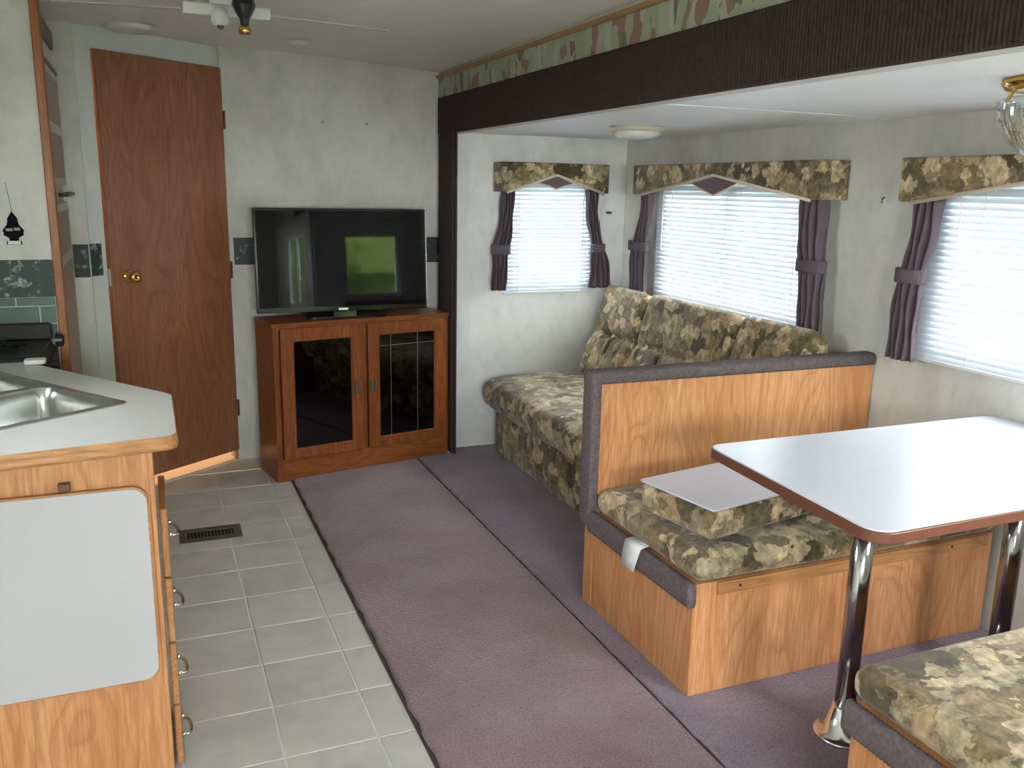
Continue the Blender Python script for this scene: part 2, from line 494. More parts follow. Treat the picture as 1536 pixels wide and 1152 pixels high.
# ------------------------------------------------------------------ mesh helpers
class MB:
    """collects verts and faces of ONE part"""

    def __init__(self):
        self.v, self.f = [], []

    def add(self, vs, fs):
        o = len(self.v)
        self.v += [tuple(p) for p in vs]
        self.f += [tuple(i + o for i in f) for f in fs]
        return self

    def box(self, x0, x1, y0, y1, z0, z1):
        return self.add([(x0, y0, z0), (x1, y0, z0), (x1, y1, z0), (x0, y1, z0), (x0, y0, z1), (x1, y0, z1), (x1, y1, z1), (x0, y1, z1)],
                        [(3, 2, 1, 0), (4, 5, 6, 7), (0, 1, 5, 4), (1, 2, 6, 5), (2, 3, 7, 6), (3, 0, 4, 7)])

    def prism(self, pts, z0, z1):
        n = len(pts)
        a = sum(pts[i][0] * pts[(i + 1) % n][1] - pts[(i + 1) % n][0] * pts[i][1] for i in range(n))
        if a < 0:
            pts = pts[::-1]
        return self.add([(p[0], p[1], z0) for p in pts] + [(p[0], p[1], z1) for p in pts],
                        [tuple(range(n))[::-1], tuple(range(n, 2 * n))] + [(i, (i + 1) % n, (i + 1) % n + n, i + n) for i in range(n)])

    def prism_x(self, pts, x0, x1):     # pts = (y, z)
        n = len(pts)
        return self.add([(x0, p[0], p[1]) for p in pts] + [(x1, p[0], p[1]) for p in pts],
                        [tuple(range(n))[::-1], tuple(range(n, 2 * n))] + [(i, (i + 1) % n, (i + 1) % n + n, i + n) for i in range(n)])

    def prism_y(self, pts, y0, y1):     # pts = (x, z)
        n = len(pts)
        return self.add([(p[0], y0, p[1]) for p in pts] + [(p[0], y1, p[1]) for p in pts],
                        [tuple(range(n)), tuple(range(n, 2 * n))[::-1]] + [(i + n, (i + 1) % n + n, (i + 1) % n, i) for i in range(n)])

    def tube(self, path, r, seg=8, cap=True):
        path = [Vector(p) for p in path]
        rings = []
        up = Vector((0, 0, 1))
        for i, p in enumerate(path):
            d = (path[min(i + 1, len(path) - 1)] - path[max(i - 1, 0)]).normalized()
            a = d.cross(up)
            if a.length < 1e-3:
                a = d.cross(Vector((1, 0, 0)))
            a.normalize()
            b = d.cross(a)
            rr = r[i] if isinstance(r, (list, tuple)) else r
            rings.append([p + (a * math.cos(2 * PI * k / seg) + b * math.sin(2 * PI * k / seg)) * rr for k in range(seg)])
        vs = [q for rg in rings for q in rg]
        fs = [(i * seg + k, i * seg + (k + 1) % seg, (i + 1) * seg + (k + 1) % seg, (i + 1) * seg + k) for i in range(len(path) - 1) for k in range(seg)]
        if cap:
            fs += [tuple(range(seg))[::-1], tuple(range((len(path) - 1) * seg, len(path) * seg))]
        return self.add(vs, fs)

    def lathe(self, prof, c=(0, 0, 0), seg=32):       # prof = (r, z)
        vs, fs = [], []
        for r, z in prof:
            vs += [(c[0] + r * math.cos(2 * PI * k / seg), c[1] + r * math.sin(2 * PI * k / seg), c[2] + z) for k in range(seg)]
        n = len(prof)
        fs = [(i * seg + k, i * seg + (k + 1) % seg, (i + 1) * seg + (k + 1) % seg, (i + 1) * seg + k) for i in range(n - 1) for k in range(seg)]
        if prof[0][0] > 1e-6:
            fs.append(tuple(range(seg))[::-1])
        if prof[-1][0] > 1e-6:
            fs.append(tuple(range((n - 1) * seg, n * seg)))
        return self.add(vs, fs)

    def grid(self, rows, closed=False):
        nr, nc = len(rows), len(rows[0])
        vs = [p for r_ in rows for p in r_]
        fs = []
        for i in range(nr - 1):
            for j in range(nc - (0 if closed else 1)):
                fs.append((i * nc + j, i * nc + (j + 1) % nc, (i + 1) * nc + (j + 1) % nc, (i + 1) * nc + j))
        return self.add(vs, fs)

    def build(self, name, mat, parent=None, smooth=False, bevel=0.0, origin=None, mods=(), seg=2):
        off = Vector((0, 0, 0))
        p = parent
        while p is not None:
            if not p.get('_rot'):
                off += p.location
            p = p.parent
        if parent is not None and root_of(parent).get('_rot'):
            off = Vector((0, 0, 0))
        if origin is not None:
            off = off + Vector(origin)
        me = bpy.data.meshes.new(name)
        me.from_pydata([(v[0] - off.x, v[1] - off.y, v[2] - off.z) for v in self.v], [], self.f)
        bm = bmesh.new()
        bm.from_mesh(me)
        bmesh.ops.remove_doubles(bm, verts=bm.verts, dist=1e-6)
        bmesh.ops.recalc_face_normals(bm, faces=bm.faces)
        bm.to_mesh(me)
        bm.free()
        me.materials.append(mat)
        if smooth:
            me.polygons.foreach_set('use_smooth', [True] * len(me.polygons))
        o = bpy.data.objects.new(name, me)
        COL.objects.link(o)
        if origin is not None:
            o.location = origin
        if parent is not None:
            o.parent = parent
        if bevel:
            bv = o.modifiers.new('bevel', 'BEVEL')
            bv.width = bevel
            bv.segments = seg
            bv.limit_method = 'ANGLE'
            bv.angle_limit = R(40)
            bv.harden_normals = False
            me.polygons.foreach_set('use_smooth', [True] * len(me.polygons))
            try:
                me.set_sharp_from_angle(angle=R(40))
            except Exception:
                pass
        return o


def root_of(o):
    while o.parent is not None:
        o = o.parent
    return o


def thing(name, label, cat, loc=(0, 0, 0), rotz=0.0, group=None):
    o = bpy.data.objects.new(name, None)
    o.empty_display_size = .05
    COL.objects.link(o)
    o.location = loc
    if rotz:
        o.rotation_euler = (0, 0, rotz)
        o['_rot'] = 1
    o['label'] = label
    o['category'] = cat
    if group:
        o['group'] = group
    return o


def tag(o, label, cat, group=None):
    o['label'] = label
    o['category'] = cat
    if group:
        o['group'] = group
    return o


def struct(o, label=None, cat=None):
    o['kind'] = 'structure'
    if label:
        o['label'] = label
    return o


def copy_part(o, parent, loc):
    c = o.copy()
    COL.objects.link(c)
    c.parent = parent
    c.location = loc
    return c


def rrect(x0, x1, y0, y1, r, seg=6):
    pts = []
    for cx, cy, a0 in ((x1 - r, y1 - r, 0), (x0 + r, y1 - r, 90), (x0 + r, y0 + r, 180), (x1 - r, y0 + r, 270)):
        for k in range(seg + 1):
            a = R(a0 + 90 * k / seg)
            pts.append((cx + r * math.cos(a), cy + r * math.sin(a)))
    return pts


def rpoly(pts, radii, seg=6):
    """polygon with rounded corners"""
    out = []
    n = len(pts)
    for i in range(n):
        p = Vector(pts[i]).to_2d()
        a = (Vector(pts[i - 1]).to_2d() - p)
        b = (Vector(pts[(i + 1) % n]).to_2d() - p)
        r = radii[i]
        if r <= 0:
            out.append((p.x, p.y))
            continue
        a.normalize()
        b.normalize()
        ang = a.angle(b)
        t = r / math.tan(ang / 2)
        p0, p1 = p + a * t, p + b * t
        bis = (a + b).normalized()
        c = p + bis * (r / math.sin(ang / 2))
        a0 = math.atan2(p0.y - c.y, p0.x - c.x)
        a1 = math.atan2(p1.y - c.y, p1.x - c.x)
        d = (a1 - a0 + PI) % (2 * PI) - PI
        for k in range(seg + 1):
            q = a0 + d * k / seg
            out.append((c.x + r * math.cos(q), c.y + r * math.sin(q)))
    return out


def holed(mb, outer, holes, z0, z1):
    """flat slab with holes, added to mb"""
    bm = bmesh.new()
    loops = [outer] + holes
    for z in (z0, z1):
        edges = []
        for lp in loops:
            vs = [bm.verts.new((p[0], p[1], z)) for p in lp]
            for i in range(len(vs)):
                edges.append(bm.edges.new((vs[i], vs[(i + 1) % len(vs)])))
        bmesh.ops.triangle_fill(bm, use_beauty=True, use_dissolve=False, edges=edges)
    bm.verts.index_update()
    vs = [tuple(v.co) for v in bm.verts]
    fs = [tuple(v.index for v in f.verts) for f in bm.faces]
    o = 0
    half = len(vs) // 2
    for lp in loops:
        n = len(lp)
        for i in range(n):
            fs.append((o + i, o + (i + 1) % n, half + o + (i + 1) % n, half + o + i))
        o += n
    bm.free()
    mb.add(vs, fs)
    return mb


def cushion_mb(x0, x1, y0, y1, z0, z1, r=.03, puff=.01, n=(20, 14, 5), wob=.004, seed=0):
    """rounded, slightly domed box"""
    mb = MB()
    rnd = random.Random(seed)
    ph = [rnd.uniform(0, 6.28) for _ in range(8)]
    bm = bmesh.new()
    bmesh.ops.create_cube(bm, size=2)
    nx, ny, nz = n

    def lin(k):
        return [-1 + 2 * i / k for i in range(k + 1)]
    bm.free()
    cx, cy, cz = (x0 + x1) / 2, (y0 + y1) / 2, (z0 + z1) / 2
    hx, hy, hz = (x1 - x0) / 2, (y1 - y0) / 2, (z1 - z0) / 2

    def mapp(a, b, c):
        p = Vector((a * hx, b * hy, c * hz))
        inner = Vector((max(-hx + r, min(hx - r, p.x)), max(-hy + r, min(hy - r, p.y)), max(-hz + r, min(hz - r, p.z))))
        d = p - inner
        if d.length > 1e-9:
            m = max(abs(d.x), abs(d.y), abs(d.z))
            d = d.normalized() * (r if m > r * .999 else m)
        q = inner + d
        dome = max(0, 1 - a ** 4) * max(0, 1 - b ** 4)
        if c > 0:
            q.z += puff * dome * c
        wv = wob * (math.sin(7 * q.x / .3 + ph[0]) * math.sin(6 * q.y / .3 + ph[1]) + .6 * math.sin(16 * q.x / .3 + ph[2]) * math.cos(13 * q.y / .3 + ph[3]))
        if c > 0:
            q.z += wv * dome
        bulge = max(0, 1 - c ** 2) * puff * .6
        q.x += bulge * a * (1 if abs(a) > .98 else 0)
        q.y += bulge * b * (1 if abs(b) > .98 else 0)
        return (q.x + cx, q.y + cy, q.z + cz)

    def axis_samples(k, h):
        e = min(.49, r / (2 * h))
        t = [-1, -1 + .15 * 2 * e, -1 + .4 * 2 * e, -1 + .7 * 2 * e, -1 + 2 * e]
        mid = [(-1 + 2 * e) + (2 - 4 * e) * i / k for i in range(1, k)]
        return t + mid + [-x for x in t[::-1]]
    ax, ay, az = axis_samples(nx, hx), axis_samples(ny, hy), axis_samples(nz, hz)
    for s in (-1, 1):
        mb.grid([[mapp(a, b, s) for a in ax] for b in ay])
        mb.grid([[mapp(a, s, c) for a in ax] for c in az])
        mb.grid([[mapp(s, b, c) for b in ay] for c in az])
    return mb


def wall_holes(mb, axis, c0, c1, u0, u1, z0, z1, holes):
    """wall slab between c0 and c1 along its normal axis, with rectangular openings"""
    us = sorted(set([u0, u1] + [h[0] for h in holes] + [h[1] for h in holes]))
    zs = sorted(set([z0, z1] + [h[2] for h in holes] + [h[3] for h in holes]))
    for i in range(len(us) - 1):
        for j in range(len(zs) - 1):
            um, zm = (us[i] + us[i + 1]) / 2, (zs[j] + zs[j + 1]) / 2
            if any(h[0] < um < h[1] and h[2] < zm < h[3] for h in holes):
                continue
            if axis == 'x':
                mb.box(c0, c1, us[i], us[i + 1], zs[j], zs[j + 1])
            else:
                mb.box(us[i], us[i + 1], c0, c1, zs[j], zs[j + 1])
    return mb


# ================================================================== SETTING
# ---- floors
fl = struct(MB().box(XL, 1.335, YR, 6.2, -.06, -.0025).build('floor', grout_m), 'pale grout bed of the stone coloured tile floor')
CX = .628            # carpet edge
g = .2525
cols = [(-.502, -.252), (-.2475, .005), (.005, .2575), (.2575, .512), (.512, CX - .001)]
tile_src = {}
for ci, (a, b_) in enumerate(cols):
    for k in range(-4, 12):
        y0 = 2.907 - g * 2 + g * (k - 3)
        yc = y0 + g / 2
        if yc > 5.0 or yc < .3:
            continue
        if ci == 0 and yc < 3.5:
            continue
        key = ci
        if key not in tile_src:
            hw = (b_ - a) / 2 - .0035
            t = MB().box(-hw, hw, -g / 2 + .003, g / 2 - .003, -.003, 0).build('tile', tile_m, None, bevel=.0012)
            tile_src[key] = t
            t.parent = fl
            t.location = ((a + b_) / 2, yc, 0)
        else:
            c = tile_src[key].copy()
            COL.objects.link(c)
            c.parent = fl
            c.location = ((a + b_) / 2, yc, random.uniform(-.0004, .0004))
            c.rotation_euler = (random.uniform(-.002, .002), random.uniform(-.002, .002), 0)
# carpets (they stop at the front of the television cabinet)
def cab_line(x):
    return 4.424 + .198 * (x - .552) - .006 if x < 1.535 else YE


mb = MB()
rows = []
for k in range(0, 120):
    y = k / 119
    j = .0035 * math.sin(k * 1.7) + .002 * math.sin(k * 4.1)
    rows.append([(CX + j + .004, y, -.002), (CX + j, y, .006), (CX + j + .008, y, .011), (CX + .02, y, .012), (1.318, y, .012), (1.330, y, .009), (1.334, y, -.002)])
mb.grid([[(p[0], -1.2 + (cab_line(p[0]) + 1.2) * p[1], p[2]) for p in rw] for rw in rows])
tag(mb.build('carpet_runner', carpet_m, None, smooth=True), 'mauve cut pile carpet along the aisle beside the tiles', 'carpet')
mb = MB()
rows = []
for k in range(0, 120):
    y = k / 119
    j = .002 * math.sin(k * 1.3) + .0015 * math.sin(k * 3.7)
    rows.append([(1.339 + j, y, -.04), (1.338 + j, y, .010), (1.343 + j, y, .0135), (1.353, y, .014), (1.38, y, .014), (1.533, y, .014), (1.536, y, .014), (XW, y, .014)])
mb.grid([[(p[0], YN + (cab_line(p[0]) - YN) * p[1], p[2]) for p in rw] for rw in rows])
tag(mb.build('slide_out_carpet', carpet2_m, None, smooth=True), 'purple mauve carpet under the sofa and dinette in the slide out', 'carpet')
struct(MB().box(CX - .010, CX + .006, -1.2, 4.436, -.001, .0035).build('trim_3', bind_m), 'dark binding strip between the tiles and the carpet')
mb = MB().box(1.3345, 1.3385, YN, YE, -.03, .008)
struct(mb.build('trim_1', bind_m), 'dark seam between the two carpets')
struct(MB().box(1.335, XW + .06, YN - .06, YE + .06, -.08, -.03).build('floor_slide', bind_m), 'slide out subfloor under the carpet')

# ---- ceiling
mb = MB()


def cz(x):
    return 2.165 - .055 * ((x - .35) / 1.22) ** 2


xs = [XL + (1.62 - XL) * k / 24 for k in range(25)]
mb.grid([[(x, YR, cz(x)) for x in xs], [(x, 6.2, cz(x)) for x in xs]])
mb.grid([[(x, YR, cz(x) + .05) for x in xs], [(x, 6.2, cz(x) + .05) for x in xs]])
cl = struct(mb.build('ceiling', ceil_m, None, smooth=True), 'off white arched main ceiling')
# ceiling seam battens
for yb, xa, xb in ((3.93, -.55, 1.02), (2.4, -.8, 1.4)):
    mb = MB()
    xs2 = [xa + (xb - xa) * k / 12 for k in range(13)]
    mb.grid([[(x, yb - .018, cz(x) - .0) for x in xs2], [(x, yb - .015, cz(x) - .004) for x in xs2], [(x, yb + .015, cz(x) - .004) for x in xs2], [(x, yb + .018, cz(x)) for x in xs2]])
    mb.build('batten', white_trim, cl)
cs = struct(MB().box(XO + .0, XW + .05, YN - .05, YE + .05, ZS, ZS + .05).build('ceiling_slide', ceil2_m), 'smooth white ceiling of the slide out')
MB().box(XO + .02, XW - .01, 2.655, 2.70, ZS - .004, ZS).build('batten', ceil2_m, cs, bevel=.002)

# ---- walls
mb = MB()
wall_holes(mb, 'x', XW, XW + .05, YN - .05, YE + .05, -.05, ZS, [W2, W3])
struct(mb.build('wall_right', paper), 'marbled grey green wall with the two wide windows')
mb = MB()
wall_holes(mb, 'y', YE, YE + .05, 1.56, XW, -.05, ZS, [W1])
struct(mb.build('wall_slide_far', paper2), 'pale marbled end wall of the slide out')
mb = MB()
wall_holes(mb, 'y', YN - .05, YN, XO, XW, -.05, ZS, [W4])
struct(mb.build('wall_slide_near', paper2), 'pale marbled near end wall of the slide out')
mb = MB()
mb.box(1.56, 1.62, YR, YT + .05, ZS - .005, 2.16)
mb.box(1.56, 1.62, YE + .05, YT + .05, -.05, ZS)
wall_holes(mb, 'x', 1.56, 1.62, YR, YN - .05, -.05, ZS - .005, [W8])
struct(mb.build('wall_header', paper), 'wall above and beside the slide out opening')
struct(MB().box(.40, 1.60, YT, YT + .05, -.05, 2.19).build('wall_back', paper), 'marbled wall behind the television')
mb = MB()
wall_holes(mb, 'x', XL - .05, XL, YR, 6.2, -.05, 2.2, [W6])
struct(mb.build('wall_left', paper), 'marbled left outer wall')
mb = MB()
wall_holes(mb, 'y', YR - .05, YR, XL - .05, 1.62, -.05, 2.2, [W5])
struct(mb.build('wall_rear', paper), 'marbled rear wall behind the camera')
kw = struct(MB().box(XL, -.315, 3.65, 3.68, 0, 2.16).build('wall_kitchen', paper), 'marbled side wall behind the stove')
struct(MB().box(-.318, -.288, 3.632, 3.675, 0, 2.155).build('trim_2', strip_wood, None, bevel=.004), 'orange wood corner strip beside the stove wall')
# stove wall: green border and teal tiles
MB().box(XL, -.3185, 3.6465, 3.65, 1.076, 1.212).build('wallpaper_border', green_border, kw)
MB().box(XL, -.3185, 3.6475, 3.65, .90, 1.076).build('grout_bed', teal_grout, kw)
src = None
for row, (z0, z1, off) in enumerate(((1.046, 1.074, .085), (.981, 1.040, 0.0), (.915, .975, .085))):
    x = -.3185 - off * .55 - .02
    src = None
    xr = -.320
    xe = -.375 if row % 2 else -.45
    first = True
    while xr > XL + .02:
        xl = xe if first else max(XL + .002, xr - .168)
        first = False
        MB().box(xl + .003, xr - .003, 3.643, 3.6475, z0, z1).build('tile', teal, kw, bevel=.0015)
        xr = xl
struct(MB().box(XL, -.232, 4.40, 4.43, 0, 2.19).build('wall_corner', paper), 'narrow wallpapered strip beside the door frame')
tag_b = MB().box(-.300, -.236, 4.397, 4.40, 1.072, 1.218).build('wallpaper_border', dark_border, bpy.data.objects['wall_corner'])
# television wall border
MB().box(.43, 1.56, YT - .003, YT, 1.075, 1.217).build('wallpaper_border', dark_border, bpy.data.objects['wall_back'])

# header trims
hw = bpy.data.objects['wall_header']
MB().box(1.556, 1.56, -.5, YT, 1.97, 2.078).build('floral_border', floral, hw)
MB().box(1.543, 1.56, -.5, YT, 2.078, 2.098).build('moulding', gold_wood, hw, bevel=.004)

# dark ribbed fascia round the slide out opening
fa = thing('slide_out_fascia', 'dark brown ribbed carpet fascia framing the slide out opening', 'trim', (1.55, 4.7, 0))


def ribbed(y0, y1, z0, z1, xf, xb, period, depth):
    mb = MB()
    n = int((y1 - y0) / period)
    prof = []
    for k in range(n):
        a = y0 + k * period
        prof += [(xf + depth, a), (xf + .2 * depth, a + period * .22), (xf, a + period * .5), (xf + .2 * depth, a + period * .78)]
    prof.append((xf + depth, y1))
    top = [(x + .0, y, z1) for x, y in prof]
    rows = [[(xb, y, z0) for x, y in prof], [(x + depth * .6, y, z0) for x, y in prof], [(x, y, z0 + .004) for x, y in prof],
            [(x, y, z1 - .004) for x, y in prof], [(x + depth * .6, y, z1) for x, y in prof], [(xb, y, z1) for x, y in prof]]
    mb.grid(rows)
    mb.box(xf + depth, xb, y0, y1, z0 + .002, z1 - .002)
    return mb


ribbed(-.2, 4.84, 1.780, 1.972, 1.533, 1.558, .0125, .006).build('header_panel', fascia_m, fa)
ribbed(4.585, 4.84, .016, 1.781, 1.536, 1.558, .0125, .006).build('side_panel', fascia_m, fa)
MB().box(1.546, 1.559, 4.565, 4.69, .016, 1.778).build('inner_edge', fascia_m, fa, bevel=.004)


# ---- diagonal door wall
DA = Vector((-.152, 4.478))           # left edge of the door face on the floor
g2 = Vector((.805, .593)).normalized()
nrm = Vector((-g2.y, g2.x))           # away from the camera
ANG = math.atan2(g2.y, g2.x)
DW, DH = .695, 2.062


def dpt(u, n):
    p = DA + g2 * u + nrm * n
    return (p.x, p.y)


def dbox(mb, u0, u1, n0, n1, z0, z1):
    return mb.prism([dpt(u0, n0), dpt(u1, n0), dpt(u1, n1), dpt(u0, n1)], z0, z1)


mb = MB()
dbox(mb, -.125, -.005, .032, .075, 0, 2.19)
dbox(mb, DW + .006, .80, .032, .075, 0, 2.19)
dbox(mb, -.014, DW + .006, .032, .075, DH + .008, 2.19)
wd = struct(mb.build('wall_door', paper), 'short angled wall holding the brown door')
mb = MB()
dbox(mb, -.095, -.006, .020, .034, 0, 2.165)
mb.build('door_casing', white_trim, wd, bevel=.003)
mb = MB()
dbox(mb, DW + .008, DW + .062, .020, .034, 0, 2.165)
mb.build('door_casing', white_trim, wd, bevel=.003)
mb = MB()
dbox(mb, -.016, DW + .008, .022, .034, DH - .002, 2.165)
mb.build('door_head_casing', white_trim, wd, bevel=.003)
mb = MB()
dbox(mb, -.093, -.030, .0165, .020, 1.072, 1.218)
mb.build('wallpaper_border', green_border, wd)
mb = MB()
dbox(mb, -.02, DW + .02, .0, .085, .0, .010)
mb.build('threshold', bath_floor, wd, bevel=.003)
mb = MB()
dbox(mb, DW - .012, DW + .012, .012, .03, .0, .055)
mb.build('jamb_foot', oak, wd)
# the door itself
dr = struct(thing('door_1', 'brown wood grain door standing slightly ajar with brass knob', 'door', (DA.x, DA.y, 0), ANG))
del dr['category']
MB().box(0, DW, 0, .034, .062, DH).build('panel', door_wood, dr, bevel=.002)
MB().lathe([(0, 0), (.030, 0), (.032, .004), (.028, .010), (.013, .014), (.011, .030), (.020, .036), (.027, .046), (.027, .058), (.020, .064), (.008, .065), (.007, .062), (0, .062)], seg=28).build('knob', brass, dr, smooth=True)
kn = [o for o in dr.children if o.name.startswith('knob')][0]
kn.rotation_euler = (PI / 2, 0, 0)
kn.location = (.085, -.0, 1.06)
MB().box(-.004, .001, .004, .028, 1.02, 1.10).build('latch_plate', nickel, dr)
for zh in (.30, 1.05, 1.81):
    MB().tube([(DW + .004, -.004, zh - .045), (DW + .004, -.004, zh + .045)], .006, 8).build('hinge', brown_edge, dr)

# bathroom behind the door, lit by a warm lamp
bw = MB()
bw.box(XL, 1.0, 5.75, 5.80, -.05, 2.2)
bw.box(.78, .83, 4.95, 5.8, -.05, 2.2)
struct(bw.build('wall_bath', paper2), 'bathroom walls behind the door')
struct(MB().box(XL, .8, 4.7, 5.8, -.0025, .003).build('floor_bath', bath_floor), 'cream bathroom floor behind the door')
bl = thing('bathroom_lamp', 'warm glowing lamp in the bathroom behind the brown door', 'lamp', (-.05, 5.2, 2.12))
MB().lathe([(0, .025), (.10, .025), (.10, 0), (0, 0)], (-.05, 5.2, 2.12)).build('base', white_pl, bl)
MB().lathe([(.085, 0), (.08, -.03), (.05, -.055), (0, -.065)], (-.05, 5.2, 2.12)).build('glowing_shade', emit('warm_lamp_glass', (1, .62, .32), 34), bl, smooth=True)

# ---- windows
def window(n, axis, c, win, sgn, label):
    u0, u1, z0, z1 = win
    o = bpy.data.objects.new('window_%d' % n, None)
    COL.objects.link(o)
    o['kind'] = 'structure'
    o['label'] = label
    fw = .03
    mb = MB()
    n0, n1 = (c + sgn * .012, c + sgn * .045)
    n0, n1 = min(n0, n1), max(n0, n1)

    def bx(a, b_, d, e):
        if axis == 'x':
            mb.box(n0, n1, a, b_, d, e)
        else:
            mb.box(a, b_, n0, n1, d, e)
    bx(u0, u0 + fw, z0, z1)
    bx(u1 - fw, u1, z0, z1)
    bx(u0 + fw, u1 - fw, z0, z0 + fw)
    bx(u0 + fw, u1 - fw, z1 - fw, z1)
    mb.build('frame', frame_m, o, bevel=.004)
    if u1 - u0 > .9:
        mb = MB()
        bx((u0 + u1) / 2 - .015, (u0 + u1) / 2 + .015, z0 + fw, z1 - fw)
        mb.build('mullion', frame_m, o)
    mid = (n0 + n1) / 2
    spans = [(u0 + fw, u1 - fw)] if u1 - u0 < .9 else [(u0 + fw, (u0 + u1) / 2 - .015), ((u0 + u1) / 2 + .015, u1 - fw)]
    for a, b_ in spans:
        mb = MB()
        if axis == 'x':
            mb.box(mid - .0015, mid + .0015, a, b_, z0 + fw, z1 - fw)
        else:
            mb.box(a, b_, mid - .0015, mid + .0015, z0 + fw, z1 - fw)
        mb.build('pane', glass_m, o)
    return o


window(1, 'y', YE, W1, 1, 'narrow window in the far end wall of the slide out')
window(2, 'x', XW, W2, 1, 'wide window behind the sofa')
window(3, 'x', XW, W3, 1, 'wide window beside the dinette table')
w4 = window(4, 'y', YN, W4, -1, 'narrow window in the near end wall of the slide out')
window(5, 'x', XL, W6, -1, 'kitchen window above the sink')
window(7, 'y', YR, W5, -1, 'wide window in the rear wall')
window(6, 'x', 1.56, W8, 1, 'wide window in the right wall behind the camera')
MB().box(W4[0] - .03, W4[1] + .03, YN, YN + .02, W4[2] - .06, W4[2] - .0).build('sill', plain('pink_sill', (.55, .36, .36), .4), w4)

# ---- outside: lawn and trees
tag(MB().box(-40, 40, -40, 40, -1.0, -.9).build('lawn', grass_m), 'green lawn outside the windows', 'lawn')


def tree(x, y, h, r, label):
    t = thing('garden_tree', label, 'tree', (x, y, -.88), group='trees on the lawn outside')
    MB().tube([(x, y, -.87), (x + .1, y, h * .3), (x, y + .1, h * .6)], [.22, .16, .08], 10).build('trunk', bark_m, t, smooth=True)
    rnd = random.Random(int(x * 7 + y * 13))
    mb = MB()
    for k in range(26):
        a, e, q = rnd.uniform(0, 6.28), rnd.uniform(-.75, 1.4), rnd.uniform(.35, 1) * r
        c = Vector((x + q * math.cos(a) * math.cos(e), y + q * math.sin(a) * math.cos(e), h * .36 + q * math.sin(e) * 1.0))
        rr = rnd.uniform(.28, .5) * r
        mb.lathe([(0, rr * .9), (rr * .5, rr * .72), (rr * .95, rr * .1), (rr * .7, -rr * .55), (0, -rr * .8)], c, 9)
    mb.build('foliage', foliage_m, t)


tree(4.6, -8.2, 4.6, 2.9, 'broad leafy tree on the lawn beyond the near end window')
tree(10.5, -11.5, 5.6, 2.8, 'tall leafy tree standing furthest from the caravan on the lawn')
tree(11.0, 3.6, 5.0, 2.6, 'leafy tree on the lawn beyond the sofa window')
tree(3.2, 14.5, 5.2, 2.6, 'leafy tree on the lawn beyond the far end window')

# ================================================================== WINDOW DRESSING
def blind(axis, c, u0, u1, z0, z1, label, wand_u, cords):
    """venetian blind; c = coordinate of the slat centre line"""
    um = (u0 + u1) / 2
    root = thing('venetian_blind', label, 'blind', (c, um, z0) if axis == 'x' else (um, c, z0), group='white venetian blinds')
    L = u1 - u0
    tilt = R(67)
    wid = .0275
    ins = -1            # room side direction along the normal
    prof = []
    for k in range(4):
        t = -1 + 2 * k / 3
        a = t * wid / 2
        crown = .0022 * (1 - t * t)
        nn, zz = a * math.cos(tilt), -a * math.sin(tilt)
        prof.append((ins * (nn + crown * math.sin(tilt)), zz + crown * math.cos(tilt)))
    def P(u, nn, zz):
        return (nn, u, zz) if axis == 'x' else (u, nn, zz)
    mb = MB()
    mb.grid([[P(-L / 2, a, z) for a, z in prof], [P(L / 2, a, z) for a, z in prof]])
    me_o = None
    pitch = .0235
    n = int((z1 - .03 - z0 - .02) / pitch)
    for k in range(n):
        z = z0 + .022 + pitch * k
        loc = (0, 0, z - z0)
        if me_o is None:
            me = bpy.data.meshes.new('slat')
            me.from_pydata(mb.v, [], mb.f)
            me.materials.append(slat_m)
            me.polygons.foreach_set('use_smooth', [True] * len(me.polygons))
            me_o = bpy.data.objects.new('slat', me)
            COL.objects.link(me_o)
            me_o.parent = root
            me_o.location = loc
        else:
            copy_part(me_o, root, loc)
    def bx(name, ua, ub, na, nb, za, zb, m):
        q = MB()
        if axis == 'x':
            q.box(c + na, c + nb, ua, ub, za, zb)
        else:
            q.box(ua, ub, c + na, c + nb, za, zb)
        return q.build(name, m, root, bevel=.002)
    bx('head_rail', u0, u1, -.014, .014, z1 - .03, z1, white_pl)
    bx('bottom_rail', u0, u1, -.011, .011, z0, z0 + .012, white_pl)
    for cu in cords:
        q = MB()
        a = [P(cu, -.016, z0 + .01), P(cu, -.016, z1 - .03)]
        a = [(p[0] + (c if axis == 'x' else 0), p[1] + (0 if axis == 'x' else c), p[2]) for p in a]
        q.tube(a, .0012, 5).build('ladder_cord', white_pl, root)
    q = MB()
    a = [P(wand_u, -.022, z1 - .03), P(wand_u - .004, -.025, z1 - .40)]
    a = [(p[0] + (c if axis == 'x' else 0), p[1] + (0 if axis == 'x' else c), p[2]) for p in a]
    q.tube(a, .0025, 6).build('tilt_wand', white_pl, root)
    return root


blind('y', YE - .020, 1.872, 2.432, .905, 1.585, 'white venetian blind in the narrow end window', 2.36, (1.955, 2.36))
blind('x', XW - .020, 2.98, 4.285, .905, 1.585, 'white venetian blind in the wide window behind the sofa', 4.20, (4.12, 3.63, 3.12))
blind('x', XW - .020, 1.22, 2.425, .905, 1.585, 'white venetian blind in the window beside the dinette', 2.28, (2.19, 1.75, 1.33))


